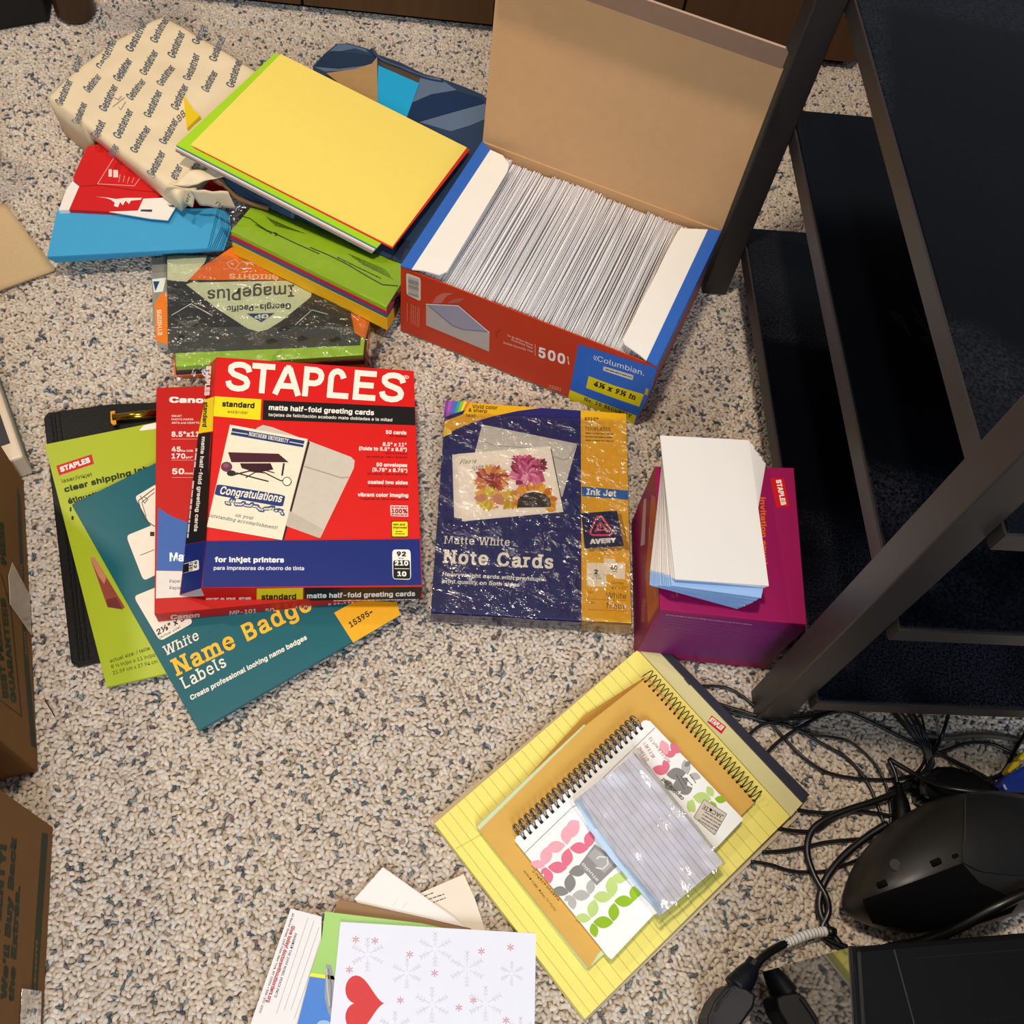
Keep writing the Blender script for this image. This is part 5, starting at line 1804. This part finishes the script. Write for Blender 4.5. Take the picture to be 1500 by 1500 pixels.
t, A_ = flatcard('reply_card', 'narrow white reply card with red and black lettering', 'card', [(268, 284), (410, 321), (400, 800), (285, 1000), (40, 940)], .0100, '#e6dfdc')
a = A_()
a.text('40 Rector Street, 16th Floor, New York, NY 10006 \u2022 888-392-0392', '#3c3a3a', 276, 305, 122, 760, 286, 308, lay=1, bold=.01)
a.text('Give today! doctorswithoutborders.org', '#b82430', 272, 362, 156, 712, 290, 366, lay=1, bold=.03)
a.text('AWARDED THE 1999 NOBEL PEACE PRIZE', '#3c3a3a', 288, 395, 192, 690, 299, 398, lay=1, bold=.01)
a.build('lettering', t, INK)
for i, (x0, y0) in enumerate(((348, 325), (375, 340), (398, 370), (405, 440))):
    a.line('#a9a4a2', x0, y0, x0 - 145 + i * 8, y0 + 440 - i * 30, 2.2, 1)
a.build('line_ruling', t, INK)
t, A_ = flatcard('bird_picture_card', 'glossy green and blue picture card with grey bird under heart card', 'card', [(410, 420), (425, 298), (870, 352), (1000, 380), (980, 1000), (250, 1000), (355, 598), (384, 500)], .0125, '#7db33c', rough=.35)
a = A_()
a.poly('#e4dc2c', [(360, 578), (520, 600), (520, 618), (355, 594)], 2)
a.poly('#2f74c4', [(355, 596), (520, 618), (520, 1000), (250, 1000)], 1)
a.ell('#8fb4dc', 420, 815, 32, 20, lay=2)
a.build('sky_panel', t, INKG)
a.poly('#8d8c92', [(430, 538), (452, 545), (480, 640), (470, 820), (440, 760), (424, 690)], 2)
a.path('#5f5e66', [(440, 560), (455, 640), (452, 740)], 5, 3).path('#b9b8bc', [(432, 560), (436, 650), (446, 730)], 5, 3)
a.build('bird_picture', t, INKG)
t, A_ = flatcard('heart_card', 'white card printed with red heart and grey and red snowflakes', 'card', [(496, 345), (1391, 398), (1384, 880), (1375, 1250), (395, 1180), (450, 800)], .0150, '#e0e0e8')
a = A_()
pts = []
for i in range(40):
    th = 2 * math.pi * i / 40
    hx = 16 * math.sin(th) ** 3
    hy = 13 * math.cos(th) - 5 * math.cos(2 * th) - 2 * math.cos(3 * th) - math.cos(4 * th)
    # tip points right
    pts.append((592 - hy * 6.2 * 1.0, 718 + hx * 8.0))
a.poly('#cf3c3c', pts, 1)
a.build('red_heart', t, INK)
def flake(x, y, r, col, w, fancy):
    for i in range(6):
        an = math.pi / 6 + i * math.pi / 3
        ca, sa = math.cos(an), math.sin(an)
        a.line(col, x + ca * r * .15, y + sa * r * .15, x + ca * r, y + sa * r, w, 1)
        if fancy:
            for q in (.45, .65, .85):
                for s in (-.8, .8):
                    a.line(col, x + ca * r * q, y + sa * r * q, x + ca * r * q + math.cos(an + s) * r * .2, y + sa * r * q + math.sin(an + s) * r * .2, w * .8, 2)
for x, y, r in ((620, 495, 78), (930, 470, 80), (800, 580, 70), (1075, 560, 82), (1280, 582, 56), (915, 725, 82), (1160, 720, 82), (745, 830, 75), (1090, 900, 70), (1320, 840, 60), (880, 960, 70)):
    flake(x, y, r, '#d4d2d8', 4, True)
    a.build('grey_snowflake', t, INK)
for x, y in ((566, 426), (654, 432), (813, 494), (537, 564), (927, 580), (1141, 480), (1274, 462), (770, 704), (1104, 704), (1038, 738), (1254, 796), (700, 900), (980, 880), (1200, 930)):
    flake(x, y, 17, '#d08088', 4, False)
    a.build('red_snowflake', t, INK)

# ================================================================== LEFT EDGE
def carton(name, label, c0, c1, depth, hgt, art):
    """c0, c1: floor line of the visible right-hand face"""
    e = (c1 - c0)
    n = Vector((e.y, -e.x, 0)).normalized()
    if n.x < 0:
        n = -n
    t = thing(name, label, 'box', (c0 + c1) / 2)
    KM = mat('brown_carton_board', '#8a6237', .8, .2, noise_amt=.07, noise_scale=60, bump=.1, bump_scale=400)
    base = [c0, c1, c1 - n * depth, c0 - n * depth]
    v, f = prism([p + UP * hgt for p in base], base)
    link_mesh('carton', v, f, KM, t, bevel=.0015)
    ins = [p for p in base]
    c = sum(base, Vector()) / 4
    for s in (-1, 1):
        q = [c + n * s * .002 + (base[0] - c).project(e) , c + n * s * .002 + (base[1] - c).project(e), c + n * s * depth / 2 + (base[1] - c).project(e), c + n * s * depth / 2 + (base[0] - c).project(e)]
        q = [p + UP * (hgt + .0005 - p.z) for p in q]
        v, f = prism([p + UP * .003 for p in q], q)
        link_mesh('top_flap', v, f, KM, t)
    pl = Plane(c0, c1, c0 + UP)
    art(Art(pl, ID), t)
    return t
G1 = '#24371f'
def art_low(a, t):
    a.k = K(0, 1100, 3.747)
    a.poly(G1, [(230, 448), (264, 456), (205, 1320), (170, 1320)], 1)
    a.build('green_stripe', t, INK)
    a.text('.com', '#8a6237', 192, 1315, 206, 1045, 178, 1300, lay=2, bold=.04)
    a.text("We'll Buy Back", G1, 35, 1375, 92, 480, 2, 1360, lay=1, bold=.05)
    a.text('the Extras.', G1, 75, 1385, 112, 745, 45, 1370, lay=1, bold=.05)
    a.text('PLENTY!', G1, 0, 1010, 38, 520, -40, 1000, lay=1, bold=.05)
    a.build('lettering', t, INK)
    pl = [a.pl.at(*a.k(x, y)) for x, y in ((115, 1305), (220, 1320), (215, 1560), (98, 1560))]
    v, f = prism([p + a.pl.n * .0012 for p in pl], [p + a.pl.n * .0006 for p in pl])
    link_mesh('clear_tape', v, f, FILM, t)
carton('moving_carton', 'brown cardboard carton at the lower left corner with green lettering', P(78, 1211), P(60, 1560), .30, .26, art_low)
def art_up(a, t):
    a.k = K(0, 760, 3.75)
    a.poly(G1, [(92, -180), (112, -120), (145, 640), (198, 1262), (170, 1245), (130, 760)], 1)
    a.build('green_stripe', t, INK)
    a.text('.com', '#8a6237', 150, 760, 140, 620, 135, 760, lay=2, bold=.04).text('on', '#8a6237', 125, 320, 122, 250, 108, 320, lay=2, bold=.04)
    a.text('GUARANTEED', G1, 92, 1012, 32, 430, 60, 1010, lay=1, bold=.05)
    a.text('BEST PRICE', G1, 48, 985, 0, 560, 15, 985, lay=1, bold=.05)
    a.path(G1, [(-30, 975), (118, 1085), (60, 500), (5, 300)], 5, 1)
    a.text('PRESS', G1, 38, 255, 20, 20, 5, 250, lay=1, bold=.05)
    a.build('lettering', t, INK)
    pl = [a.pl.at(*a.k(x, y)) for x, y in ((62, 240), (158, 420), (168, 640), (50, 470), (42, 310))]
    v, f = prism([p + a.pl.n * .0012 for p in pl], [p + a.pl.n * .0006 for p in pl])
    link_mesh('torn_tape', v, f, mat('milky_tape', '#b7a68e', .25, .5, noise_amt=.2), t)
carton('upright_carton', 'brown cardboard carton at left edge with guarantee lettering and torn tape', P(35, 705), P(56, 1130), .30, .28, art_up)

def white_box():
    t = thing('white_software_box', 'slim white box with teal side stripe behind the upper brown carton', 'box', P(10, 600))
    b0, b1 = P(50, 694), P(-40, 440)
    e = b1 - b0
    n = Vector((e.y, -e.x, 0)).normalized()
    if n.x < 0:
        n = -n
    base = [b0, b1, b1 - n * .10, b0 - n * .10]
    v, f = prism([p + UP * .036 for p in base], base)
    link_mesh('carton', v, f, mat('white_glossy_carton', '#d9c6ad', .4, .4, noise_amt=.03), t, bevel=.003)
    a0, a1 = b0 + e * .06, b0 + e * .62
    q = [a0 + UP * .003, a1 + UP * .003, a1 + UP * .017, a0 + UP * .017]
    v, f = prism([p + n * .0005 for p in q], [p - n * .0005 for p in q])
    link_mesh('teal_stripe', v, f, mat('teal_print', '#2c6468', .45, .4, noise_amt=.15), t)
    q = [p + (sum(base, Vector()) / 4 - p) * .16 for p in base]
    v, f = prism([p + UP * .0366 for p in q], [p + UP * .0355 for p in q])
    link_mesh('dark_cover_print', v, f, mat('dark_cover_print', '#241c26', .45, .4), t)
white_box()

def tan_cloth():
    q = [P(-90, 330, .012), P(8, 298, .016), P(81, 394, .005), P(-60, 450, .005)]
    v, f = patch(q, 12, 12, lambda u, w, p: .004 * noise.noise(Vector((p.x * 14, p.y * 14, 1))))
    o = link_mesh('tan_cloth', v, f, mat('tan_canvas', '#c0a37a', .9, .15, noise_amt=.06, noise_scale=200, bump=.3, bump_scale=900), smooth=True, label='folded tan canvas cloth corner at the left edge', cat='cloth')
    md = o.modifiers.new('thick', 'SOLIDIFY')
    md.thickness = .004
    md.offset = -1
    c = P(-38, 250, .0)
    t = thing('white_pot', 'pale rounded pot rim at the left edge above the tan cloth', 'pot', c)
    v, f = tube([c, c + UP * .03, c + UP * .07, c + UP * .085], [.028, .036, .040, .039], 28)
    m = mat('pale_ceramic', '#d8c2ac', .4, .4, noise_amt=.04)
    link_mesh('bowl', v, f, m, t, smooth=False)
    v, f = tube([c + UP * .084, c + UP * .092], [.042, .042], 28)
    link_mesh('rim', v, f, m, t)
tan_cloth()

# ================================================================== CABLES, SPEAKER, TOWER
k6 = K(1000, 1000, 3)
CAB = mat('black_cable_rubber', '#0d0d0e', .35, .5, noise_amt=.15)
def cable(label, pts, r=.0018, z0=.004, bump_z=0.0, m=None, name='cable', seed=0):
    rr = random.Random(seed)
    ps = []
    for i, p in enumerate(pts):
        z = p[2] if len(p) > 2 else z0 + bump_z * abs(noise.noise(Vector((i * .7 + seed, seed * 1.3, 0))))
        ps.append(P(*k6(p[0], p[1]), z))
    v, f = tube(smooth_path(ps, 6), r, 8)
    return link_mesh(name, v, f, m or CAB, smooth=True, label=label, cat='cable', group='black cables on the carpet below the shelving')
cable('thin black cable looping from the pad top down to the wire tangle', [(40, 20), (85, 14), (200, 25), (300, 90), (380, 170), (480, 280), (560, 350), (640, 395), (760, 420), (900, 425), (1010, 405), (1060, 350), (1090, 250)], .0017, .003, .005, seed=1)
cable('black cable passing the front post foot towards the tangle', [(120, 80), (280, 130), (400, 160), (550, 150), (700, 125), (860, 190), (1000, 260), (1110, 300)], .0018, .005, .006, seed=2)
cable('black cable running from pad under the front post', [(140, 110), (290, 150), (380, 175), (470, 190), (600, 260), (720, 330), (800, 420), (850, 520), (885, 620)], .0017, .003, .006, seed=3)
cable('black cable rising from pad corner to shelf front', [(280, 240), (340, 190), (430, 165), (560, 150), (700, 122), (830, 85), (900, 40)], .0018, .005, .006, seed=4)
cable('black cable crossing diagonally up to the shelf front', [(360, 320), (420, 260), (500, 205), (600, 150), (690, 120), (800, 90)], .0019, .007, .006, seed=5)
cable('thin black cable arching right of the post down to the speaker', [(450, 180), (560, 225), (650, 238), (740, 262), (840, 350), (890, 440), (912, 540), (915, 620)], .0014, .003, .005, seed=6)
cable('black cable from pad corner sweeping right into the tangle', [(500, 558), (570, 568), (660, 570), (800, 530), (930, 490), (1040, 440), (1080, 360), (1110, 250)], .0020, .005, .005, seed=7)
cable('black cable looping beneath the pad corner towards speaker plug', [(420, 640), (500, 652), (590, 648), (660, 600), (740, 565), (830, 570), (930, 588)], .0019, .004, .004, seed=8)
cable('thick black cord curving down between pad and speaker', [(1000, 455, .012), (860, 515, .012), (720, 560, .010), (620, 605, .008), (562, 660, .006), (548, 750, .006), (580, 850, .008), (630, 940, .010), (640, 1010, .008), (612, 1080, .006), (640, 1130, .006), (720, 1165, .006)], .0034, seed=9)
cable('black cable straight below the legal pad edge', [(350, 745), (450, 738), (540, 722), (640, 700), (830, 682)], .0018, .003, .004, seed=10)
cable('lowest thin black cable leaving the legal pad edge', [(300, 785), (390, 800), (470, 825), (560, 832), (650, 822), (770, 778)], .0016, .003, .003, seed=11)
cable('thick black cord looping beside the speaker front', [(900, 620, .02), (820, 670, .016), (720, 750, .012), (650, 830, .010), (610, 910, .008), (600, 990, .006), (625, 1060, .006), (690, 1150, .006)], .0036, seed=12)
cable('black cable draped across the back of the speaker', [(905, 335, .012), (990, 385, .02), (1060, 425, .03), (1160, 462, .05), (1290, 480, .06), (1420, 490, .06), (1540, 495, .06)], .0026, seed=13)
cable('black cable arching beside the grey cable', [(1060, 330), (1150, 300), (1250, 266), (1350, 268), (1440, 305), (1520, 350)], .0018, .004, .004, seed=14)
cable('black cable hanging from shelf front into tangle', [(1180, 90, .06), (1165, 150, .03), (1140, 230, .008), (1105, 310, .006), (1060, 390, .006), (980, 460, .004)], .0020, seed=15)
cable('left black cable of the pair dropping from the shelf', [(890, 90, .05), (940, 150, .02), (1010, 230, .006), (1075, 310, .006)], .0018, seed=16)
cable('right black cable of the pair dropping from the shelf', [(980, 90, .05), (1030, 160, .02), (1075, 250, .006), (1110, 320, .006)], .0018, seed=17)
cable('black cable running from tangle to the blue connector', [(1100, 290), (1190, 345), (1290, 395), (1380, 445), (1460, 500)], .0019, .004, .004, seed=18)
cable('second black cable beside it running to blue connector', [(1110, 300), (1220, 355), (1330, 412), (1440, 490)], .0015, .006, .004, seed=21)
cable('black cable curving in from the right edge', [(1510, 215), (1465, 290), (1430, 360), (1395, 405), (1330, 420), (1260, 385)], .0022, .004, .004, seed=19)
cable('flat grey cable lying below the shelf front', [(1070, 232), (1160, 244), (1280, 232), (1390, 238), (1510, 262)], .0028, .003, 0, m=mat('grey_cable', '#4d4840', .5, .4), seed=20)
for i in range(5):
    cable('thin wire of the dark bundle spilling from under the shelf', [(900 + i * 28, 85, .05), (950 + i * 25, 150, .018 + i * .002), (1020 + i * 12, 230, .008), (1065 + i * 6, 300, .007), (1075 + i * 6, 370, .006), (1050 - i * 14, 430, .004), (1000 - i * 25, 470, .004)], .0013, seed=30 + i)

def inline_connector():
    t = thing('cable_connector', 'black tapered cable connector tucked behind the speaker', 'connector', P(1315, 1180))
    v, f = tube(smooth_path([P(*k6(x, y), .014) for x, y in ((905, 335), (935, 400), (948, 470))], 4), .0022, 8)
    link_mesh('lead', v, f, CAB, t, smooth=True)
    v, f = tube(smooth_path([P(*k6(x, y), .014) for x, y in ((945, 440), (955, 500), (962, 560), (965, 620))], 4), [.003, .0035, .004, .005, .006, .0075, .008, .0085, .009, .009, .009, .009, .009], 10)
    link_mesh('housing', v, f, mat('black_plastic', '#060607', .5, .14, noise_amt=.1), t, smooth=True)
inline_connector()

BP = mat('black_plastic', '#060607', .5, .14, noise_amt=.1)
def adapter():
    t = thing('power_adapter', 'rounded glossy black adapter half hidden behind the speaker', 'power adapter', P(1410, 1150))
    px = [k6(x, y) for x, y in ((1052, 450), (1075, 395), (1130, 362), (1200, 362), (1290, 395), (1410, 465), (1440, 520), (1300, 560), (1060, 510))]
    g = mat('glossy_black_plastic', '#0b0b0d', .16, .55, noise_amt=.1)
    slab('housing', px, .030, .029, g, t, bevel=.006)
    c = [k6(x, y) for x, y in ((1062, 445), (1085, 405), (1115, 410), (1110, 500), (1070, 500))]
    slab('end_cap', c, .031, .002, BP, t, bevel=.0008)
adapter()

def blue_plug():
    t = thing('blue_connector', 'blue and yellow plastic connector at the right edge', 'connector', P(1485, 1145))
    m = mat('blue_plastic', '#1c3590', .35, .5, noise_amt=.1)
    slab('shell', [k6(x, y) for x, y in ((1400, 440), (1440, 395), (1540, 345), (1560, 470), (1480, 495), (1420, 480))], .024, .023, m, t, bevel=.003)
    slab('yellow_latch', [k6(x, y) for x, y in ((1428, 385), (1455, 345), (1485, 338), (1480, 365), (1440, 400))], .020, .014, mat('yellow_plastic', '#e0bc1c', .4, .5), t, bevel=.002)
    slab('yellow_latch', [k6(x, y) for x, y in ((1478, 325), (1500, 300), (1540, 290), (1530, 330), (1490, 340))], .022, .014, mat('yellow_plastic'), t, bevel=.002)
blue_plug()

def speaker():
    t = thing('black_speaker', 'large rounded black desktop speaker lying on the carpet', 'speaker', P(1380, 1290))
    OL = mat('dark_olive_plastic', '#1c1a17', .42, .45, noise_amt=.12, noise_scale=15)
    # closed outline of the shell seen from above at mid height
    top = [(724, 960), (735, 900), (775, 790), (850, 690), (950, 600), (1060, 530), (1180, 495), (1300, 482), (1420, 490), (1560, 530), (1660, 600), (1700, 720)]
    low = [(1680, 860), (1580, 960), (1450, 1030), (1300, 1070), (1150, 1092), (1010, 1095), (880, 1070), (790, 1035), (740, 1000)]
    ring = top + low
    c = Vector((1180, 800))
    n = len(ring)
    rows = [(1.0, .012), (1.02, .030), (1.0, .050), (.93, .068), (.80, .082), (.60, .092), (.35, .097), (.12, .099)]
    v, f = [], []
    for s, z in rows:
        for x, y in ring:
            p = P(*k6(x, y), .040)
            q = P(*k6(c.x, c.y), .040)
            w = q + (p - q) * s
            v.append(Vector((w.x, w.y, z)))
    v2 = list(v)
    for i in range(len(rows) - 1):
        for j in range(n):
            j2 = (j + 1) % n
            f.append((i * n + j, i * n + j2, (i + 1) * n + j2, (i + 1) * n + j))
    f.append(tuple(range((len(rows) - 1) * n, len(rows) * n)))
    f.append(tuple(range(n - 1, -1, -1)))
    sh = link_mesh('shell', v2, f, OL, t, smooth=True)
    sh.modifiers.new('smooth', 'SUBSURF').levels = 1
    sh.modifiers['smooth'].render_levels = 2
    def at(x, y, lift=.001):
        """point of the shell under a crop pixel (march the ray over the dome)"""
        d = ray(*k6(x, y))
        best = None
        q = P(*k6(c.x, c.y), .040)
        hull = [P(*k6(*r), .040) for r in ring]
        zz = .10
        while zz > .012:
            p = CO + d * ((zz - CAMH) / d.z)
            dv = (p - q).to_2d()
            ang = math.atan2(dv.y, dv.x)
            # radius of hull in that direction
            rad = 1e9
            for i in range(n):
                a_, b_ = (hull[i] - q).to_2d(), (hull[(i + 1) % n] - q).to_2d()
                den = dv.x * (b_.y - a_.y) - dv.y * (b_.x - a_.x)
                if abs(den) < 1e-12:
                    continue
                tt = (a_.x * (b_.y - a_.y) - a_.y * (b_.x - a_.x)) / den
                uu = (a_.x * dv.y - a_.y * dv.x) / den
                if tt > 0 and -1e-6 <= uu <= 1.000001:
                    rad = min(rad, tt)
            s = 1 / rad
            h = 0
            for (s0, z0), (s1, z1) in zip(rows[:-1], rows[1:]):
                if s1 <= s <= s0 and z1 > .03:
                    h = z1 + (z0 - z1) * (s - s1) / (s0 - s1)
            if s < .12:
                h = .099
            if h and zz <= h + .0006:
                return p + UP * lift
            zz -= .0005
        return CO + d * ((.03 - CAMH) / d.z)
    def skin(name, pts, m, lift=.0015, nx=10, ny=6, parent=sh):
        v, f = [], []
        for j in range(ny + 1):
            for i in range(nx + 1):
                u, w = i / nx, j / ny
                tx, ty = lerp_edge(pts[0], u)
                bx, by = lerp_edge(pts[1], u)
                v.append(at(tx + (bx - tx) * w, ty + (by - ty) * w, lift))
        for j in range(ny):
            for i in range(nx):
                a0 = j * (nx + 1) + i
                f.append((a0, a0 + nx + 1, a0 + nx + 2, a0 + 1))
        o = link_mesh(name, v, f, m, parent, smooth=True)
        return o
    def lerp_edge(pl, u):
        s = u * (len(pl) - 1)
        i = min(int(s), len(pl) - 2)
        t_ = s - i
        return pl[i][0] + (pl[i + 1][0] - pl[i][0]) * t_, pl[i][1] + (pl[i + 1][1] - pl[i][1]) * t_
    GR = mat('black_speaker_cloth', '#070709', .95, .1, noise_amt=.2, noise_scale=300, bump=.4, bump_scale=1500)
    skin('grille_cloth', [[(785, 955), (1000, 880), (1225, 795), (1300, 880), (1430, 940), (1500, 930)], [(830, 1060), (900, 1075), (1010, 1085), (1150, 1082), (1300, 1060), (1440, 1015)]], GR, .0018, 20, 10, t)
    skin('rear_housing', [[(1235, 490), (1350, 490), (1480, 510), (1600, 560)], [(1225, 790), (1300, 830), (1420, 845), (1600, 850)]], mat('black_rear_plastic', '#131314', .5, .4, noise_amt=.15, noise_scale=40), .0016, 10, 12, t)
    for x, y in ((1110, 790), (875, 885), (1195, 762)):
        r = 26 if x != 1195 else 14
        v, f = tube([at(x - r * .7, y + r * .3, .001), at(x, y, .0012), at(x + r * .7, y - r * .3, .001)], .0028 if r > 20 else .0016, 8)
        link_mesh('screw_slot', v, f, mat('black_recess'), sh, smooth=True)
    p = at(935, 802, .0)
    v, f = tube([p, p + UP * .0012], [.0056, .005], 16)
    link_mesh('rubber_pad', v, f, mat('grey_rubber_pad', '#3c3a36', .6, .3), sh)
    v, f = tube([at(1225 + (5 if y > 700 else 12), y, .002) for y in range(500, 800, 30)], .0007, 6)
    link_mesh('seam', v, f, mat('grey_seam', '#2c2b2a', .5), sh)
speaker()

def tower():
    t = thing('black_tower', 'glossy sided black tower case standing at the lower right corner', 'computer case', P(1040, 1432))
    H = .24
    b0 = P(1040, 1432)
    A, B = P(1252, 1386, H), P(1259, 1500, H)
    R = P(1500, 1366, H)
    A2 = Vector((A.x, A.y, H))
    e1 = (B - A).normalized()
    e2 = (R - A).normalized()
    L1, L2 = .34, .26
    r = .006
    base = [A, A + e2 * L2, A + e2 * L2 + e1 * L1, A + e1 * L1]
    gl = mat('mirror_black_plastic', '#08080a', .045, .75, noise_amt=.05, coat=.8)
    v, f = prism(base, [Vector((p.x, p.y, .002)) for p in base])
    link_mesh('case', v, f, BP, t, bevel=.004)
    n = (A + e1 * L1 / 2) - (A + e1 * L1 / 2 + e2)
    q = [A + n * .0012 - UP * .006, A + n * .0012 + e1 * L1 - UP * .006, Vector((A.x, A.y, .004)) + n * .0012 + e1 * L1, Vector((A.x, A.y, .004)) + n * .0012]
    v, f = prism(q, [p - n * .001 for p in q])
    link_mesh('glossy_side_panel', v, f, gl, t)
    v, f = tube([A + UP * -.003 + n * .0005, A + e1 * L1 * .5 - UP * .003 + n * .0005, A + e1 * L1 - UP * .003 + n * .0005], .0032, 10)
    link_mesh('chrome_edge', v, f, mat('polished_edge', '#3c3e44', .12, .6, metal=.8), t, smooth=True)
    kk = K(1020, 1250, 3.125)
    a = Art(flat(H), kk)
    a.line('#2c2c2e', 905, 440, 1000, 790, 6, 1)
    a.build('top_seam', t, INKG)
    a.line('#0c0c0d', 1000, 480, 1500, 440, 5, 1)
    for i in range(16):
        a.rect('#050505', 1290 + i * 14, 762 - i * 2.2, 1298 + i * 14, 778 - i * 2.2, 1)
    a.build('vent_slot', t, INKG)
tower()

def power_cord():
    t = thing('plug_lead', 'black power lead with ribbed white tag and moulded plug', 'power cord', P(1095, 1470))
    z = .010
    v, f = tube(smooth_path([P(*k6(x, y), zz) for x, y, zz in ((670, 1098, .012), (640, 1092, .013), (560, 1105, .016), (470, 1140, .018), (415, 1165, .022), (360, 1200, .030), (320, 1240, .034), (300, 1262, .034))], 6), .0040, 10)
    link_mesh('cord', v, f, CAB, t, smooth=True)
    v, f = tube([P(*k6(x, y), .0135) for x, y in ((660, 1098), (635, 1092))], .0052, 10)
    link_mesh('cord_end', v, f, CAB, t, smooth=True)
    pts = smooth_path([P(*k6(x, y), zz) for x, y, zz in ((628, 1093, .0135), (560, 1105, .016), (470, 1140, .018), (415, 1165, .018))], 6)
    v, f = tube(pts, .0046, 12)
    tag = link_mesh('paper_tag', v, f, mat('white_paper_tag', '#dcd9d4', .6, .3), t, smooth=True)
    for i in range(2, len(pts) - 3):
        d = (pts[i + 1] - pts[i])
        v, f = tube([pts[i], pts[i] + d * .22], .00475, 12)
        link_mesh('tag_stripe', v, f, mat('grey_tag_ink', '#8a8886', .6, .3), tag)
    PB = mat('navy_black_plastic', '#0a0d16', .45, .25, noise_amt=.1)
    slab('plug_body', [k6(x, y) for x, y in ((190, 1335), (225, 1318), (290, 1345), (325, 1372), (312, 1430), (262, 1500), (225, 1560), (110, 1540), (112, 1470), (140, 1400))], .046, .036, PB, t, bevel=.0022)
    v, f = tube(smooth_path([P(*k6(x, y), .034) for x, y in ((312, 1240), (290, 1272), (262, 1310), (235, 1345))], 3), [.0062, .007, .008, .009, .010, .0105, .011, .0115, .012, .012], 12)
    link_mesh('plug_neck', v, f, PB, t, smooth=True)
    for a_, b_ in (((318, 1225), (300, 1250)), ((310, 1240), (292, 1266))):
        v, f = tube([P(*k6(*a_), .034), P(*k6(*b_), .034)], .0068, 12)
        link_mesh('strain_relief', v, f, PB, t)
    v, f = tube(smooth_path([P(*k6(x, y), .0466) for x, y in ((215, 1345), (170, 1400), (140, 1445))], 3), .0012, 6)
    link_mesh('mould_ridge', v, f, PB, t)
power_cord()
cable('thick black cord lying between the speaker and the tower', [(860, 1185, .006), (920, 1165, .010), (1050, 1140, .030), (1200, 1080, .062), (1350, 1000, .084), (1450, 950, .092), (1560, 900, .096)], .0050, seed=50)
def stray_thread():
    v, f = tube(smooth_path([P(x, y, .002) for x, y in ((66, 1025), (70, 1032), (75, 1040), (80, 1049))], 4), .0006, 5)
    link_mesh('loose_thread', v, f, CAB, label='short dark thread lying on the carpet beside the upper carton', cat='thread')
stray_thread()
